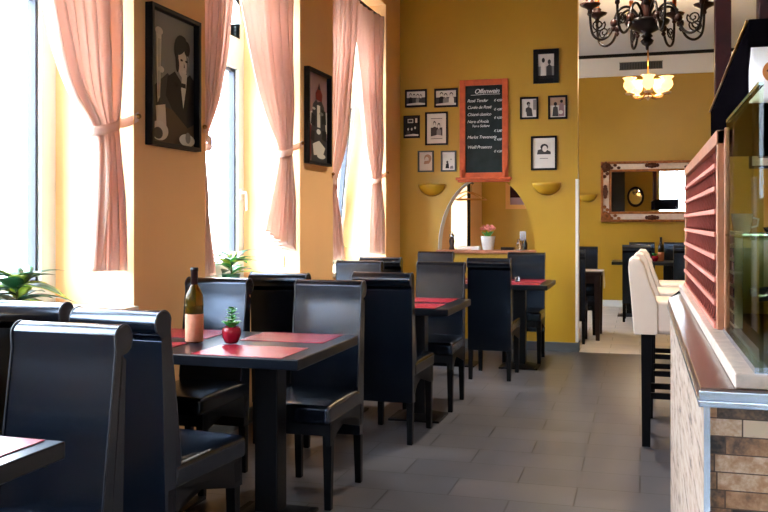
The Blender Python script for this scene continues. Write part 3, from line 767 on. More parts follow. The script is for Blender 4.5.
def people(seed, n, dark=True):
    r = random.Random(seed)
    it = [('g2' if dark else 'g4', full)]
    it.append(('g4' if dark else 'g3', rect(-1, 1, .1, .95)))
    for k in range(n):
        x = -.75+1.5*(k+.5)/n+r.uniform(-.05, .05); y = .2+r.uniform(-.1, .15); hw = .85/n
        it.append((r.choice(['g1', 'g3', 'paper', 'g2']), [(x-hw, -.95), (x-hw*.9, y-.3), (x-hw*.3, y-.12), (x+hw*.3, y-.12), (x+hw*.9, y-.3), (x+hw, -.95)]))
        it.append(('g1', ell(x, y+.17, .26*1.6/n+.03, .26))); it.append(('g4', ell(x, y+.08, .2*1.6/n+.02, .22)))
    it.append(('g4', [(-1, -.95), (1, -.95), (1, -.7), (.2, -.6), (-1, -.75)]))
    return it
picture('small landscape photograph in a black frame, top left of the wall group', -2.315, 2.661, .24, .19, people(1, 4))
picture('landscape photograph in a black frame directly left of the chalkboard top', -1.985, 2.653, .255, .20, people(2, 3))
it = [('g1', full), ('g4', rect(-.6, .2, .4, .8)), ('g2', rect(-.5, .1, .48, .72)), ('g4', rect(.5, .8, .4, .85))] + [(m_, [(u, v*.6-.35) for u, v in p]) for m_, p in people(4, 3)[2:]]
picture('small dark upright photograph in a black frame at the wall corner', -2.362, 2.355, .18, .243, it, border=.014)
it = people(6, 2)
picture('white-mounted photograph in a black frame between the corner photograph and the chalkboard', -2.089, 2.329, .247, .355, it, matw=.042)
it = [('paper', full), ('p_skin', ell(.3, .35, .55, .42)), ('g4', ell(.15, .2, .3, .3)), ('p_skin', [(-.2, .05), (.8, .1), (.5, -.25), (-.3, -.3)])]
picture('pale photograph in a grey-green frame, lower left of the chalkboard', -2.207, 1.98, .176, .229, it, border=.016, fm='frame_grey')
it = [('paper', full), ('g1', [(-.5, -.8), (.1, -.8), (.0, -.2), (-.4, -.3)]), ('g2', ell(-.2, -.1, .16, .16)), ('g3', [(.2, -.85), (.8, -.85), (.7, -.5), (.3, -.55)]), ('g4', rect(-.8, -.2, .4, .8)), ('g3', ell(.4, .2, .1, .08))]
picture('pale photograph with a dark figure in a grey-green frame touching the chalkboard side', -1.958, 1.978, .168, .222, it, border=.016, fm='frame_grey')
it = [('g3', full), ('g4', rect(-1, 1, .0, 1)), ('g1', ell(-.35, .5, .2, .2)), ('paper', [(-.7, -.9), (-.65, .1), (-.35, .3), (-.05, .1), (0, -.9)]), ('g2', ell(.4, .35, .2, .2)), ('g2', [(.05, -.9), (.1, 0), (.4, .18), (.7, 0), (.75, -.9)]), ('g1', rect(-1, 1, -1, -.75))]
picture('dark-mounted photograph in a wide black frame, highest on the right side of the wall', -.931, 2.938, .262, .354, it, border=.05)
it = [('g4', full), ('g1', ell(-.1, .5, .25, .2)), ('g3', ell(-.05, .3, .18, .2)), ('g2', [(-.5, -.9), (-.45, 0), (-.1, .15), (.35, -.05), (.5, -.9)]), ('paper', [(-.9, -.9), (-.8, -.3), (-.4, -.4), (-.3, -.9)]), ('g3', rect(.55, .95, -.2, .9))]
picture('small upright photograph in a black frame just right of the chalkboard', -1.105, 2.512, .19, .23, it, border=.02)
it = [('g4', full), ('p_skin', rect(-1, 1, .2, 1)), ('g1', ell(-.3, .35, .22, .2)), ('g2', [(-.7, -.9), (-.6, 0), (-.3, .15), (0, 0), (.1, -.9)]), ('p_mauve', [(.1, -.9), (.2, .3), (.5, .5), (.8, .3), (.85, -.9)]), ('g1', ell(.5, .6, .2, .16)), ('paper', ell(.4, -.5, .3, .2))]
picture('small warm-toned photograph in a black frame beside the wall end', -.813, 2.51, .195, .243, it, border=.02)
it = [('paper', full), ('g4', rect(-.8, .8, -.1, .85)), ('g2', [(-.8, -.1), (-.7, .25), (.0, .4), (.8, .1), (.8, -.1)]), ('g1', ell(.05, .5, .45, .25)), ('g4', ell(.1, .35, .28, .25)), ('g3', [(-.5, -.4), (.5, -.4), (.45, -.46), (-.45, -.46)])]
picture('white-mounted portrait in a black frame, lowest on the right side of the wall', -.954, 2.042, .266, .352, it, border=.02, matw=.025)

# ------------------------------------------------------------------ chalkboard
e = thing('chalkboard', 'tall orange-framed chalkboard wine list above the arch', 'chalkboard', (-1.578, YB, 1.80))
w, h, t = .515/2, 1.03, .062
g = G(); d = .03
g.box(-w, -w+t, -d, -.001, 0, h); g.box(w-t, w, -d, -.001, 0, h); g.box(-w+t, w-t, -d, -.001, h-t, h); g.box(-w+t, w-t, -d, -.001, 0, .05)
g.build('frame', M['board_wood'], e, bevel=.005)
G().box(-w+t, w-t, -.012, -.001, .05, h-t).build('slate', M['slate'], e)
g = G(); g.box(-w-.035, w+.035, -.075, -.001, -.028, 0); g.box(-w-.015, w+.015, -.055, -.001, -.05, -.028)
g.build('ledge', M['board_wood'], e, bevel=.006)
for s in (-1, 1):
    g = G(); g.prism([(-.03, 0), (-.062, 0), (-.058, .06), (-.045, .10), (-.03, .16)], 'x', s*(w-.03)-.022, s*(w-.03)+.022)
    g.lathe([(.012, 0), (.018, .01), (.012, .05), (.016, .06), (.004, .09)], (s*(w-.03), -.062, .0), 12)
    g.build('bracket', M['board_wood'], e, bevel=.003)
def text(body, x, z, size, parent, align='LEFT'):
    c = bpy.data.curves.new('lettering', 'FONT'); c.body = body; c.size = size; c.shear = .3; c.extrude = .0004; c.align_x = align; c.space_character = .92
    o = bpy.data.objects.new('lettering', c); COL.objects.link(o); o.parent = parent
    bpy.context.view_layer.update()
    me = bpy.data.meshes.new_from_object(o.evaluated_get(bpy.context.evaluated_depsgraph_get())); bpy.data.objects.remove(o); bpy.data.curves.remove(c)
    me.materials.clear(); me.materials.append(M['chalk'])
    o = bpy.data.objects.new('lettering', me); COL.objects.link(o); o.parent = parent
    o.location = (x, -.0128, z); o.rotation_euler = (PI/2, 0, 0); return o
text('Offenwein', .03, .885, .068, e, 'CENTER')
g = G().tube([(-.14, -.0128, .868), (0, -.0128, .874), (.17, -.0128, .872)], .002, 5).build('underline', M['chalk'], e)
for (s, z, p, pz) in (('Rosé Tender', .795, '€ 4,50', .795), ('Cuvée de Rosé', .725, '€ 4,80', .70), ('Chianti classico', .65, '€ 4,50', .612), ("Nero d'Avola", .575, '', 0), ('Terre Siciliane', .53, '€ 5,80', .475), ('Merlot Trevenezie', .41, '€ 4,80', .385), ('Weiß Prosecco', .305, '€ 4,20', .26)):
    text(s, -.178 if s[0] != 'T' else -.13, z, .045 if s[0] != 'T' else .036, e)
    if p: text(p, .188, pz, .034, e, 'RIGHT')

# wall sconces
def sconce(label, loc):
    e = thing('wall_sconce', label, 'wall lamp', loc, 0, 'half-bowl wall sconces')
    g = G(); n, mm = 20, 8
    R, Hh = .145, .125
    def bowl(u, v):
        a = PI*u; b = PI/2*v; 
        return Vector((R*math.cos(b)*math.cos(a), -R*.85*math.cos(b)*math.sin(a)-.001, -Hh*math.sin(b)))
    g.grid(bowl, n, mm); g.build('bowl', M['mustard'], e, smooth=True, solid=.005, fix=False)
    g = G(); g.lathe([(.02, -.02), (.02, .01)], (0, -.05, -.03), 12); g.build('socket', M['white'], e)
    return e
sconce('mustard half-bowl sconce left of the arch', (-2.141, YB, 1.735))
sconce('mustard half-bowl sconce right of the arch', (-.925, YB, 1.735))
sconce('mustard half-bowl sconce on the far room wall beside the gilt mirror', (-.80, YF, 1.77))

# things on the arch ledge
e = thing('flower_pot', 'white flowerpot with dusty pink flowers on the arch ledge', 'plant', (-1.545, YB+.05, AZ0))
G().lathe([(.055, 0), (.058, .003), (.078, .142), (.080, .145), (.073, .145), (.07, .13), (.001, .128)], n=28).build('pot', M['pot_white'], e, smooth=True)
g = G(); r_ = random.Random(4)
for k in range(26):
    a = r_.random()*6.28; g.leaf((0.02*math.cos(a), .02*math.sin(a), .13), (math.cos(a)*.5, math.sin(a)*.5, .9), .08+.04*r_.random(), .03, .25)
g.build('foliage', M['leaf'], e, smooth=True, solid=.001, fix=False)
g = G()
for k in range(24):
    a = r_.random()*6.28; q = .02+.075*r_.random(); z = .235+.03*r_.random()-q*.3
    g.ball((q*math.cos(a), q*math.sin(a), z), .014+.006*r_.random(), sz=.8, seg=8)
g.build('blossom', M['petal'], e, smooth=True)
e = thing('pepper_mill', 'dark turned pepper mill at the left end of the arch ledge', 'mill', (-1.93, YB+.03, AZ0))
G().lathe([(.03, 0), (.032, .01), (.022, .04), (.03, .09), (.024, .12), (.02, .125)], n=20).build('body', M['walnut'], e, smooth=True)
G().lathe([(.018, .125), (.03, .135), (.026, .165), (.008, .175), (.012, .185), (.004, .195)], n=20).build('head', M['chrome'], e, smooth=True)
e = thing('cruet_stand', 'chrome cruet set near the right end of the arch ledge', 'cruet', (-1.185, YB+.03, AZ0))
g = G(); g.lathe([(.07, 0), (.072, .006), (.004, .01)], n=20); g.tube([(0, 0, .008), (.01, 0, .2)], .005, 8); g.build('stand', M['chrome'], e, smooth=True)
for x in (-.035, .035): G().lathe([(.02, .009), (.024, .02), (.024, .07), (.01, .1), (.012, .115)], (x, 0, 0), 16).build('bottle', M['clear'] if x < 0 else M['wine'], e, smooth=True)
G().box(-.02, .045, -.01, .01, .10, .2).build('handle_plate', M['chrome'], e, bevel=.004)
e = tag(G().box(-.12, .12, -.06, .06, 0, .035).build('napkin_stack', M['linen'], None, bevel=.004, loc=(-1.76, YB+.09, AZ0)), 'stack of white napkins behind the flowerpot on the arch ledge', 'napkins')
e = tag(G().box(-.07, .07, -.06, .06, 0, .03).build('serving_tray', M['black'], None, bevel=.004, loc=(-1.34, YB+.10, AZ0)), 'flat black tray behind the chrome cruet set', 'tray')

# seen through the arch: coat rail with hangers, gilt picture
e = thing('coat_rack', 'dark coat rail with wooden hangers seen through the arch', 'coat rack', (-2.12, 11.2, 0))
g = G(); g.lathe([(.2, 0), (.2, .02), (.03, .03)], n=20); g.tube([(0, 0, .03), (0, 0, 1.95)], .022, 10); g.build('pole', M['metal_black'], e, smooth=True)
g = G(); g.tube([(0, -.3, 1.84), (0, .3, 1.84)], .012, 8); g.build('crossbar', M['metal_black'], e, smooth=True)
for k, x in enumerate((-.2, .2)):
    h = thing('coat_hanger', ['wooden coat hanger on the rail, window side', 'wooden coat hanger on the rail, inner side'][k], 'hanger', (-2.12, 11.2+x, 1.62), 0, 'wooden coat hangers')
    G().tube([(-.2, 0, 0), (-.1, 0, .06), (0, 0, .10), (.1, 0, .06), (.2, 0, 0), (0, 0, .0), (-.2, 0, 0)], .009, 8).build('body', M['hanger'], h, smooth=True)
    G().tube([(0, 0, .10), (0, 0, .18), (.018, 0, .222), (0, 0, .24), (-.016, 0, .226)], .003, 6).build('hook', M['chrome'], h, smooth=True)
it = [('p_mauve', full), ('mahogany', [(-1, 1), (.2, 1), (.6, -.6), (-1, -.6)]), ('paper', [(.2, -1), (1, -1), (1, .2)])]
picture('gilt-framed picture on the far wall seen through the arch', -1.80, 1.90, .6, .72, it, border=.07, fm='hanger', depth=.04, group='pictures in the far room', y=YF)
it = [('g4', full), ('g1', ell(.1, .1, .55, .28)), ('paper', ell(.1, .18, .5, .1)), ('g1', rect(-.2, .2, .3, .7)), ('g2', rect(-.8, .9, -.8, -.35))]
picture('black-framed photograph with white mount behind the bar glass', 1.80, 2.425, .44, .58, it, border=.045, matw=.07, group='pictures in the far room', y=YF)

# ------------------------------------------------------------------ gilt mirror in the far room
e = thing('wall_mirror', 'large gilt and cream ornate mirror on the far wall', 'mirror', (.18, YF, 1.805))
W, H, t = .775, .475, .165
def mitre(g, o, i, d0, d1):
    (ow, oh), (iw, ih) = o, i
    for a, b, c, d in (((-ow, -oh), (ow, -oh), (iw, -ih), (-iw, -ih)), ((ow, -oh), (ow, oh), (iw, ih), (iw, -ih)), ((ow, oh), (-ow, oh), (-iw, ih), (iw, ih)), ((-ow, oh), (-ow, -oh), (-iw, -ih), (-iw, ih))):
        g.prism([a, b, c, d], 'y', -d0, -d1)
g = G(); mitre(g, (W, H), (W-.04, H-.04), .001, .075); mitre(g, (W-t+.04, H-t+.04), (W-t, H-t), .001, .045)
g.build('frame', M['gold'], e, bevel=.01)
g = G(); mitre(g, (W-.04, H-.04), (W-t+.04, H-t+.04), .001, .05); g.build('inlay', M['cream'], e)
for sx in (-1, 1):
    for sz in (-1, 1):
        g = G(); cx, cz = sx*(W-.08), sz*(H-.08)
        for k in range(8):
            a = 2*PI*k/8; g.ball((cx+.05*math.cos(a), -.06, cz+.05*math.sin(a)), .034, sy=.7, seg=10)
        for q in (1, 2, 3): g.ball((cx-sx*.055*q-sx*.03, -.055, cz+.02*(-1)**q), .03, sy=.6, sz=.8, seg=8); g.ball((cx+.02*(-1)**q, -.055, cz-sz*.045*q-sz*.02), .028, sy=.6, seg=8)
        g.ball((cx, -.07, cz), .04, seg=10); g.build('corner_ornament', M['gold'] if sz < 0 else M['darkgold'], e, smooth=True)
for cx, cz in ((0, H-.07), (0, -H+.07), (W-.07, 0), (-W+.07, 0)):
    g = G()
    for k in range(5): g.ball((cx+(.04*(k-2) if abs(cz) > .1 else 0), -.06, cz+(.04*(k-2) if abs(cz) < .1 else 0)), .045-.008*abs(k-2), sy=.7, seg=10)
    g.build('centre_ornament', M['darkgold'], e, smooth=True)
G().box(-W+t, W-t, -.02, -.001, -H+t, H-t).build('mirror_glass', M['mirror'], e)
# vent in the white band
e = thing('air_vent', 'grey slotted air vent in the white band over the mirror wall', 'vent', (.013, YF-.06, 3.765))
G().box(-.32, .32, -.01, 0, -.055, .055).build('backing', M['vent_dark'], e)
g = G()
for k in range(27): x = -.31+.62*k/26; g.box(x-.006, x+.006, -.022, -.008, -.05, .05)
g.box(-.325, .325, -.02, 0, .05, .06); g.box(-.325, .325, -.02, 0, -.06, -.05)
g.build('louvre', M['vent'], e)

e = thing('oval_mirror', 'dark-framed oval mirror on the wall behind the viewer, seen in the gilt mirror', 'mirror', (-.16, Y0, 2.28))
mt = Matrix.Diagonal((.8, 1, 1, 1)) @ Matrix.Rotation(PI/2, 4, 'X')
def ring(u, v):
    a, b = 2*PI*u, 2*PI*v
    return Vector((.8*(.34+.05*math.cos(b))*math.cos(a), .04+.035*math.sin(b), (.34+.05*math.cos(b))*math.sin(a)))
G().grid(ring, 40, 10).build('frame', M['chand'], e, smooth=True)
G().prism(ell_(0, 0, .27, .34), 'y', .012, .03).build('mirror_glass', M['mirror'], e)
struct('door_1', G().box(-1.1, -.55, Y0, Y0+.05, 0, 3.3), M['black'], bevel=.004)
# ------------------------------------------------------------------ chandeliers
e = thing('chandelier', 'big dark bronze scrolled chandelier over the aisle', 'chandelier', (.054, 7.25, 2.685))
g = G(); g.lathe([(.004, 0), (.012, .01), (.014, .03), (.04, .05), (.052, .075), (.03, .095), (.045, .11), (.03, .13), (.09, .16), (.165, .205), (.172, .225), (.15, .235), (.06, .245), (.045, .27)], n=28); g.build('bowl', M['chand'], e, smooth=True)
g = G(); g.lathe([(.04, .24), (.055, .26), (.035, .30), (.055, .35), (.04, .39), (.07, .41), (.12, .43), (.12, .46), (.05, .48), (.035, .55), (.05, .6), (.02, .65), (.012, ZC-2.685-.06)], n=24); g.build('stem', M['chand_wood'], e, smooth=True)
g = G(); g.lathe([(.02, ZC-2.685-.08), (.07, ZC-2.685-.03), (.075, ZC-2.685-.001)], n=24); g.build('ceiling_rose', M['chand'], e, smooth=True)
NA = 8
for k in range(NA):
    a = 2*PI*k/NA+.28; c, s = math.cos(a), math.sin(a)
    R = lambda r, z: (r*c, r*s, z)
    pts = []
    P0 = [(.06, .24), (.10, .31), (.16, .345), (.22, .32), (.255, .25), (.27, .18), (.31, .11), (.37, .085), (.425, .12), (.445, .2), (.45, .30)]
    for i in range(len(P0)-1):
        for q in range(4):
            t_ = q/4; p_1 = P0[max(i-1, 0)]; p0 = P0[i]; p1 = P0[i+1]; p2 = P0[min(i+2, len(P0)-1)]
            pts.append(R(*[.5*((2*p0[j])+(-p_1[j]+p1[j])*t_+(2*p_1[j]-5*p0[j]+4*p1[j]-p2[j])*t_*t_+(-p_1[j]+3*p0[j]-3*p1[j]+p2[j])*t_**3) for j in (0, 1)]))
    pts.append(R(*P0[-1]))
    g = G(); g.tube(pts, .0105, 8)
    # inner scroll
    sp = [R(.385+(.012+.045*(1-q/22))*math.cos(q*.5+2.6), .20+(.008+.045*(1-q/22))*math.sin(q*.5+2.6)) for q in range(23)]
    g.tube(sp, .0062, 6)
    g.tube([R(.43, .135), R(.40, .15), sp[0]], .005, 6)
    arm = g.build('arm', M['chand'], e, smooth=True)
    g = G(); g.lathe([(.01, -.03), (.026, -.02), (.03, 0), (.024, .02), (.01, .03)], R(.262, .215), 14); g.lathe([(.008, -.02), (.02, 0), (.008, .02)], R(.268, .17), 12); g.build('collar', M['chand_wood'], arm, smooth=True)
    g = G(); g.lathe([(.008, .28), (.02, .295), (.016, .315), (.03, .33), (.075, .352), (.082, .366), (.06, .37), (.03, .375), (.034, .40), (.02, .41)], R(.45, 0), 20); g.build('drip_cup', M['chand_wood'], arm, smooth=True)
    G().lathe([(.016, .40), (.017, .41), (.017, .50), (.006, .505)], R(.45, 0), 14).build('candle', M['candle'], arm, smooth=True)
    G().lathe([(.004, .50), (.013, .52), (.014, .535), (.002, .575)], R(.45, 0), 12).build('bulb', M['porcelain'], arm, smooth=True)

e = thing('glass_chandelier', 'small lit chandelier with frilled glass shades in the far room', 'chandelier', (.088, 10.5, 2.72))
ztop = ZC-2.72
g = G(); g.tube([(0, 0, .05), (0, 0, ztop-.02)], .008, 8); g.lathe([(.05, ztop-.04), (.06, ztop-.001)], n=16); g.lathe([(.01, .03), (.03, .05), (.02, .09), (.04, .12), (.015, .17)], n=16); g.build('stem', M['brass'], e, smooth=True)
g = G(); g.lathe([(.003, 0), (.015, .015), (.04, .035), (.045, .05), (.01, .06)], n=20); g.build('porcelain_drop', M['porcelain'], e, smooth=True)
for k in range(5):
    a = 2*PI*k/5-PI/2; c, s = math.cos(a), math.sin(a); R = lambda r, z: (r*c, r*s, z)
    arm = G().tube([R(.02, .08), R(.08, .03), R(.15, .02), R(.20, .06), R(.212, .12)], .006, 8).build('arm', M['brass'], e, smooth=True)
    G().lathe([(.02, .06), (.045, .065), (.05, .08), (.02, .095)], R(.212, 0), 16).build('porcelain_cup', M['porcelain'], arm, smooth=True)
    g = G(); o = R(.212, 0)
    def fl(u, v):
        a_ = 2*PI*u; prof = [(.02, .10), (.05, .125), (.068, .16), (.064, .195), (.05, .22), (.058, .24), (.074, .255)]
        t_ = v*(len(prof)-1); i = min(int(t_), len(prof)-2); f = t_-i
        r = prof[i][0]*(1-f)+prof[i+1][0]*f; z = prof[i][1]*(1-f)+prof[i+1][1]*f
        r += .008*math.sin(8*a_)*max(0, v-.7)/.3
        return Vector((o[0]+r*math.cos(a_), o[1]+r*math.sin(a_), z))
    g.grid(fl, 32, 12); g.build('shade', M['shade'], arm, smooth=True, solid=.003, fix=False)

# ------------------------------------------------------------------ bar
BY0, BY1 = 1.86, 3.96
e = thing('bar_counter', 'long bar counter clad in rough timber strips with polished top', 'bar', (.5, 3, 0))
O = Vector((.5, 3, 0))
def pr(g, pts, z0, z1): g.prism([(x-O.x, y-O.y) for x, y in pts], 'z', z0, z1)
body = [(.13, BY0+.02), (.9, BY0+.02), (.9, 7.6), (.62, 7.6), (.62, 4.46), (.225, 4.44), (.13, BY1-.02)]
g = G(); pr(g, body, 0, .962); g.build('cladding', M['mosaic'], e)
g = G(); pr(g, [(.125, BY0+.036), (.1299, BY0+.036), (.1299, BY1-.02), (.125, BY1-.02)], 0, .960); g.build('side_cladding', M['lit_timber'], e)  # streaked timber; window light on this side is put into its pale colour
top = [(.115, BY0), (.92, BY0), (.92, 7.65), (.58, 7.65), (.58, 4.48), (.215, 4.46), (.115, BY1)]
g = G(); pr(g, top, .975, 1.0); g.build('countertop', M['counter'], e, bevel=.003)
g = G(); pr(g, [(.112, BY0-.006), (.93, BY0-.006), (.93, BY0+.03), (.14, BY0+.03), (.14, BY1), (.112, BY1)], .962, .9755); pr(g, [(.112, BY0-.006), (.93, BY0-.006), (.93, BY0+.0), (.112, BY0+.0)], .975, .995); g.build('edge_strip', M['chrome'], e, bevel=.002)
g = G(); pr(g, [(.124, BY0+.014), (.135, BY0+.014), (.135, BY0+.0205), (.1305, BY0+.0205), (.1305, BY0+.035), (.124, BY0+.035)], 0, .962); g.build('corner_strip', M['chrome'], e)
g = G(); pr(g, [(.180, BY0+.005), (.244, BY0+.005), (.244, 4.42), (.180, 4.42)], 1.0, 1.03); g.build('rail', M['rail_pale'], e, bevel=.004)
g = G(); pr(g, [(.124, BY1-.03), (.1305, BY1-.03), (.1305, BY1-.02), (.124, BY1-.02)], .24, .47); g.build('corner_plate', M['chrome'], e)

# terracotta lattice screen on the rail
LY0, LY1, LZ0, LZ1 = 2.60, 4.42, 1.0308, 1.585
e = thing('lattice_screen', 'terracotta-red lattice screen standing on the bar rail', 'screen', (.22, (LY0+LY1)/2, LZ0))
O2 = e.location.copy()
def bb(g, x0, x1, y0, y1, z0, z1): g.box(x0-O2.x, x1-O2.x, y0-O2.y, y1-O2.y, z0-O2.z, z1-O2.z)
g = G(); bb(g, .205, .232, LY0, LY0+.03, LZ0, LZ1); bb(g, .205, .232, LY1-.03, LY1, LZ0, LZ1); bb(g, .203, .235, LY0, LY1, LZ1-.04, LZ1)
g.build('frame', M['wood_tan'], e, bevel=.003)
g = G(); bb(g, .231, .2345, LY0+.03, LY1-.03, LZ0, LZ1-.04); g.build('backing', M['lattice_dark'], e)
NB = 8; bh = (LZ1-.04-LZ0)/NB
g = G(); gr = G()
for k in range(NB):
    z0 = LZ0+k*bh; z1 = z0+bh
    # each course leans out at its foot
    n = 24; L = LY1-LY0-.06
    for q in range(n):
        y = LY0+.03+L*q/n
        for sgn in (1,):
            p = Vector((.2055, y, z0+.008)); r_ = Vector((.222, y+L/n*.9, z1-.002))
            if r_.y > LY1-.03 or p.y > LY1-.03: continue
            d_ = (r_-p); s_ = Vector((0, d_.z, -d_.y)).normalized()*.0165; nrm = Vector((.003, 0, 0))
            vs = [g.bm.verts.new(v-O2) for v in (p-s_, p+s_, r_+s_, r_-s_, p-s_+nrm, p+s_+nrm, r_+s_+nrm, r_-s_+nrm)]
            for f in ((0,1,2,3),(7,6,5,4),(0,4,5,1),(1,5,6,2),(2,6,7,3),(3,7,4,0)): g.bm.faces.new([vs[i] for i in f])
    bb(gr, .199, .216, LY0+.03, LY1-.03, z0, z0+.014)
g.build('lattice', M['lattice'], e); gr.build('slat', M['lattice_rail'], e, bevel=.002)

# glass screen further along the rail
e = thing('glass_screen', 'clear glass bar screen with steel post beside the lattice', 'screen', (.23, 2.25, 1.0302))
G().box(-.004, .004, -.375, .31, .002, .57).build('pane', M['screen_glass'], e)
G().box(-.005, .005, -.375, .31, .57, .578).build('top_edge', M['glass_edge'], e)
G().box(-.007, .007, .335, .347, 0, .56).build('post', M['wood_tan'], e, bevel=.003)
G().box(-.012, .012, -.375, .32, 0, .012).build('channel', M['chrome'], e)
G().box(-.008, .14, -.28, .30, .262, .268).build('shelf', M['screen_glass'], e)

# things behind the glass
e = thing('bar_cabinet', 'cabinet on the bar behind the glass, its olive standing in for a reflection', 'cabinet', (.56, 3.55, 1.0002))
G().box(-.25, .25, -.15, .15, 0, .275).build('body', M['olive'], e, bevel=.004)  # olive colour stands in for the back room reflected in the glass
G().box(-.26, .26, -.16, .16, .275, .29).build('top', M['chrome'], e, bevel=.003)
e = thing('lattice_reflection', 'pale panel with rows of black openings standing in for the lattice reflection', 'rack', (.285, 3.12, 1.0002))
G().box(-.004, .02, -.2, .2, 0, .30).build('panel', M['rack'], e, bevel=.002)  # built likeness of the lattice reflected in the glass
g = G()
for i in range(7):
    for j in range(8): y = -.175+.05*j+(.02 if i % 2 else 0); g.box(-.0065, -.003, y-.017, y+.017, .012+i*.041, .042+i*.041)
g.build('opening', M['black'], e)
e = thing('espresso_machine', 'black espresso machine low behind the bar glass', 'coffee machine', (.47, 2.32, 1.0002))
G().box(-.12, .25, -.16, .2, .0, .05).build('drip_tray', M['black'], e, bevel=.006)
G().prism([(-.02, .05), (.2, .05), (.2, .27), (-.12, .27), (-.12, .2), (-.02, .17)], 'y', -.16, .2).build('body', M['black'], e, bevel=.012, seg=3)
for y in (-.06, .09):
    gh = G().lathe([(.03, 0), (.03, .04), (.022, .05)], (-.075, y, .16), 16).build('group_head', M['chrome'], e, smooth=True)
    G().tube([(-.075, y, .165), (-.13, y, .16), (-.2, y, .15)], .011, 8).build('handle', M['black'], gh, smooth=True)
g = G().tube([(-.1, -.14, .2), (-.14, -.14, .17), (-.13, -.145, .06)], .005, 8).build('steam_wand', M['chrome'], e, smooth=True)
e = thing('espresso_cup', 'white cup on the cabinet behind the bar glass', 'cup', (.36, 3.47, 1.2905))
G().lathe([(.025, 0), (.028, .003), (.036, .05), (.038, .07), (.035, .07), (.03, .01), (.001, .008)], n=20).build('bowl', M['pot_white'], e, smooth=True)
G().tube([(.036, 0, .055), (.056, 0, .05), (.052, 0, .025), (.031, 0, .02)], .004, 8).build('handle', M['pot_white'], e, smooth=True)
e = thing('bar_tray', 'black tray lying beside the white cup behind the glass', 'tray', (.55, 3.46, 1.2905))
G().lathe([(.1, 0), (.115, .004), (.12, .02), (.114, .02), (.1, .006), (.001, .006)], n=28).build('dish', M['black'], e, smooth=True)

# canopy over the bar, hung on mahogany posts
e = thing('bar_canopy', 'dark overhead bar canopy hung on mahogany posts', 'canopy', (.6, 3.8, 1.67))
O = e.location.copy()
g = G(); g.prism([(x-O.x, y-O.y) for x, y in ((.30, 2.73), (.95, 2.73), (.95, 4.9), (.355, 4.9))], 'z', 0, .245); g.build('body', M['wenge'], e, bevel=.004)
g = G(); g.tube([Vector(p)-O for p in ((.296, 2.73, 1.908), (.351, 4.9, 1.908))], .005, 8); g.build('brass_rail', M['brass'], e, smooth=True)
for (x, y) in ((.378, 4.48), (.375, 2.85)):
    G().box(x-.036-O.x, x+.036-O.x, y-.036-O.y, y+.036-O.y, .245, ZC-1.67).build('post', M['mahogany'], e, bevel=.004)
e = thing('coffee_bag', 'white paper bag with a round orange emblem hung on the canopy end', 'bag', (.362, 2.732, 1.672))
g = G()
def bag(u, v):
    x = (u-.5)*.12*(1-.2*max(0, v-.6)); bul = math.sin(PI*u)*math.sin(PI*min(1, v*1.1+.05))
    return Vector((x, -.004-.028*max(0, bul), .16*v))
g.grid(bag, 10, 10); g.build('pouch', M['linen'], e, smooth=True, solid=.003, fix=False)
mt = Matrix.Rotation(PI/2, 4, 'X')
em = G().lathe([(.032, 0), (.032, .002), (.001, .0025)], (.004, -.030, .085), 24, mt).build('emblem', M['emblem'], e)
g = G(); g.tube([(.004-.02+.008*k, -.0335, .085+.012*math.sin(k*2.1)) for k in range(6)], .003, 6); g.build('emblem_mark', M['emblem_brown'], em, smooth=True)

# ------------------------------------------------------------------ bar stools
ST = None
def stool(y, label, x=0.):
    global ST
    G_ = 'cream leather bar stools at the bar'
    if ST is None:
        e = thing('bar_stool', label, 'bar stool', (x+.2, y, 0), 0, G_)
        # local: +x faces the bar
        G().box(-.2, .22, -.19, .19, .665, .865).build('seat', M['stool'], e, bevel=.03, seg=4)
        prof = [(-.235, .665), (-.250, .86), (-.268, 1.06), (-.264, 1.095), (-.245, 1.115), (-.205, 1.11), (-.178, 1.075), (-.14, .95), (-.10, .85), (-.10, .665)]
        bk = G().prism([(p[0], p[1]) for p in prof], 'y', -.20, .20).build('backrest', M['stool'], e, bevel=.022, seg=4)
        for yy in (-.1, 0, .1):
            for z, xx in ((.95, -.146), (1.03, -.165)): G().ball((xx, yy, z), .012, sx=.5, seg=8).build('button', M['stool'], bk, smooth=True)
        for sx in (-1, 1):
            for sy in (-1, 1):
                G().taper((sx*.165, sy*.16, .68), .030, (sx*.175+.01, sy*.17, 0), .024).build('leg', M['legwood'], e, bevel=.003)
        for z, (a, b, c, d) in ((.33, (-.17, -.15, -.16, .16)), (.25, (.15, .17, -.16, .16)), (.30, (-.16, .16, -.172, -.152)), (.30, (-.16, .16, .152, .172))):
            G().box(a, b, c, d, z-.018, z+.018).build('stretcher', M['legwood'], e)
        ST = e; return e
    return dup(ST, (x+.2, y, 0), 0, label, G_)
stool(5.62, 'cream leather bar stool nearest to the viewer beside the bar end')
stool(6.42, 'cream leather bar stool in the middle of the three along the bar', .025)
stool(7.22, 'cream leather bar stool farthest along the bar', .05)

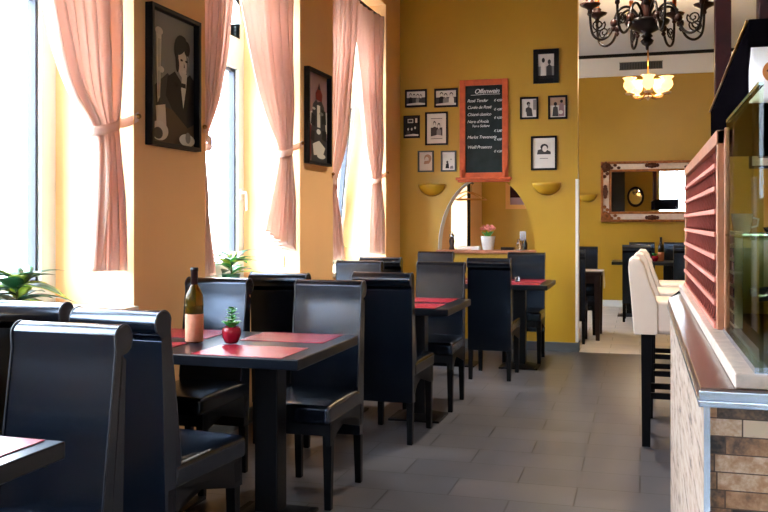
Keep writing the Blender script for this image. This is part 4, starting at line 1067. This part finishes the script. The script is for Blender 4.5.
# ------------------------------------------------------------------ far room furniture
e = thing('wooden_table', 'dark wooden table with a white cloth in the far room by the wall end', 'table', (-.83, 10.46, 0), 0)
G().box(-.42, .42, -.36, .36, .73, .77).build('tabletop', M['walnut'], e, bevel=.004)
G().box(-.38, .38, -.32, .32, .64, .73).build('apron', M['walnut'], e)
for sx in (-1, 1):
    for sy in (-1, 1): G().taper((sx*.37, sy*.31, .73), .035, (sx*.375, sy*.32, 0), .022).build('leg', M['walnut'], e, bevel=.003)
e = thing('table_runner', 'white cloth hanging over the end of the dark far-room table', 'cloth', (-.83, 10.42, .7702))
g = G(); g.box(-.3, .43, -.16, .16, 0, .004); g.prism([(.425, .004), (.429, .004), (.442, -.16), (.437, -.2), (.43, -.1)], 'y', -.16, .16); g.build('linen', M['linen'], e)
chair(-.755, 9.80, 1, 'dark chair in the far room half hidden by the mustard wall end', 'black leather chairs in the far room')
chair(-.68, 11.05, -1, 'dark chair behind the white-clothed far-room table', 'black leather chairs in the far room')
e = thing('table_flower', 'small green and red plant on the white-clothed table', 'plant', (-.72, 10.4, .7745))
G().lathe([(.03, 0), (.045, .05), (.04, .07), (.001, .068)], n=16).build('pot', M['pot_red'], e, smooth=True)
g = G()
for k in range(14): a = k*2.4; g.leaf((0, 0, .06), (math.cos(a)*.6, math.sin(a)*.6, .9), .09, .05, .3)
g.build('foliage', M['leaf'], e, smooth=True, solid=.001, fix=False)
t5 = make_table('black table in the far room below the gilt mirror', (.12, 12.95, 0), 'black tables in the far room', 1.0, .7)
chair(-.04, 12.12, 1, 'dark chair with its back to the viewer at the mirror table, left one', 'black leather chairs in the far room')
chair(.60, 12.12, 1, 'dark chair with its back to the viewer at the mirror table, right one', 'black leather chairs in the far room')
chair(.03, 13.72, -1, 'dark chair behind the mirror table, left one', 'black leather chairs in the far room')
chair(.52, 13.72, -1, 'dark chair behind the mirror table, right one', 'black leather chairs in the far room')
bottle('dark wine bottle on the table below the gilt mirror', (.28, 12.85, .7806), 1., False)
e = thing('potted_plant', 'small red-potted plant beside the dark bottle below the mirror', 'plant', (.20, 12.80, .7806))
G().lathe([(.03, 0), (.048, .05), (.04, .08), (.001, .078)], n=16).build('pot', M['pot_red'], e, smooth=True)
g = G()
for k in range(12): a = k*2.4; g.leaf((0, 0, .07), (math.cos(a)*.6, math.sin(a)*.6, .9), .08, .05, .3)
g.build('foliage', M['leaf'], e, smooth=True, solid=.001, fix=False)

# ------------------------------------------------------------------ light
w = bpy.data.worlds.new('sky'); sc.world = w; w.use_nodes = True
nt = w.node_tree; bg = nt.nodes['Background']
bg.inputs['Color'].default_value = (.74, .87, 1.0, 1); bg.inputs['Strength'].default_value = 6.3
sun = bpy.data.lights.new('sun', 'SUN'); sun.energy = 4; sun.angle = math.radians(3); sun.color = (1, .96, .9)
so = bpy.data.objects.new('sun', sun); COL.objects.link(so)
so.rotation_euler = Vector((-1, .25, -1.35)).to_track_quat('-Z', 'Y').to_euler()
def portal(loc, rot, sx, sy):
    l = bpy.data.lights.new('window_portal', 'AREA'); l.shape = 'RECTANGLE'; l.size = sx; l.size_y = sy; l.cycles.is_portal = True
    o = bpy.data.objects.new('window_portal', l); COL.objects.link(o); o.location = loc; o.rotation_euler = rot
for a, b in WIN: portal((XLO-.06, (a+b)/2, (ZS+ZT)/2), (0, -PI/2, 0), ZT-ZS, b-a)
portal((XL-.2, (WS[0]+WS[1])/2, (WS[2]+WS[3])/2), (0, -PI/2, 0), WS[3]-WS[2], WS[1]-WS[0])
portal((1.35, Y0-.2, 2.4), (PI/2, 0, PI), 1.4, 1.8)
for k in range(1):
    l = bpy.data.lights.new('chandelier_glow', 'POINT'); l.energy = 10; l.color = (1, .72, .42); l.shadow_soft_size = .15
    o = bpy.data.objects.new('chandelier_glow', l); COL.objects.link(o); o.location = (.088, 10.5, 3.1)

def fill_light(label, x, y, power):  # added fill spots, out of view, to brighten the room
    e = thing('fill_spot', label, 'fill lamp', (x, y, ZC), 0, 'added ceiling fill spots over the aisle')
    G().lathe([(.075, -.001), (.075, -.012), (.055, -.014), (.05, -.004), (.001, -.003)], n=24).build('housing', M['white'], e, smooth=True)
    G().lathe([(.045, -.006), (.04, -.012), (.001, -.014)], n=20).build('lens', M['shade'], e, smooth=True)
    l = bpy.data.lights.new('fill_beam', 'SPOT'); l.energy = power; l.color = (1, .86, .68); l.spot_size = math.radians(115); l.spot_blend = 1; l.shadow_soft_size = .06
    o = bpy.data.objects.new('fill_beam', l); COL.objects.link(o); o.location = (x, y, ZC-.03)
fill_light('added ceiling fill spot over the aisle beside the wine bottle table', .3, 4.2, 25)
fill_light('added ceiling fill spot over the aisle near the big chandelier', -.6, 6.75, 110)
# ------------------------------------------------------------------ camera
cam = bpy.data.cameras.new('camera'); co = bpy.data.objects.new('camera', cam); COL.objects.link(co)
co.location = (0, 0, 1.33); co.rotation_euler = (PI/2, 0, math.radians(16.22))
cam.sensor_width = 36; cam.lens = 880/768*36; cam.shift_y = -34/768; cam.clip_start = .02
cam.dof.use_dof = False
sc.camera = co
sc.view_settings.view_transform = 'Standard'; sc.view_settings.look = 'None'; sc.view_settings.gamma = 1; sc.view_settings.use_curve_mapping = False
sc.view_settings.exposure = 2.72
sc.cycles.use_denoising = True
sc.cycles.max_bounces = 10; sc.cycles.diffuse_bounces = 5; sc.cycles.transparent_max_bounces = 12
sc.cycles.sample_clamp_indirect = 8
sc.cycles.caustics_refractive = False; sc.cycles.caustics_reflective = False
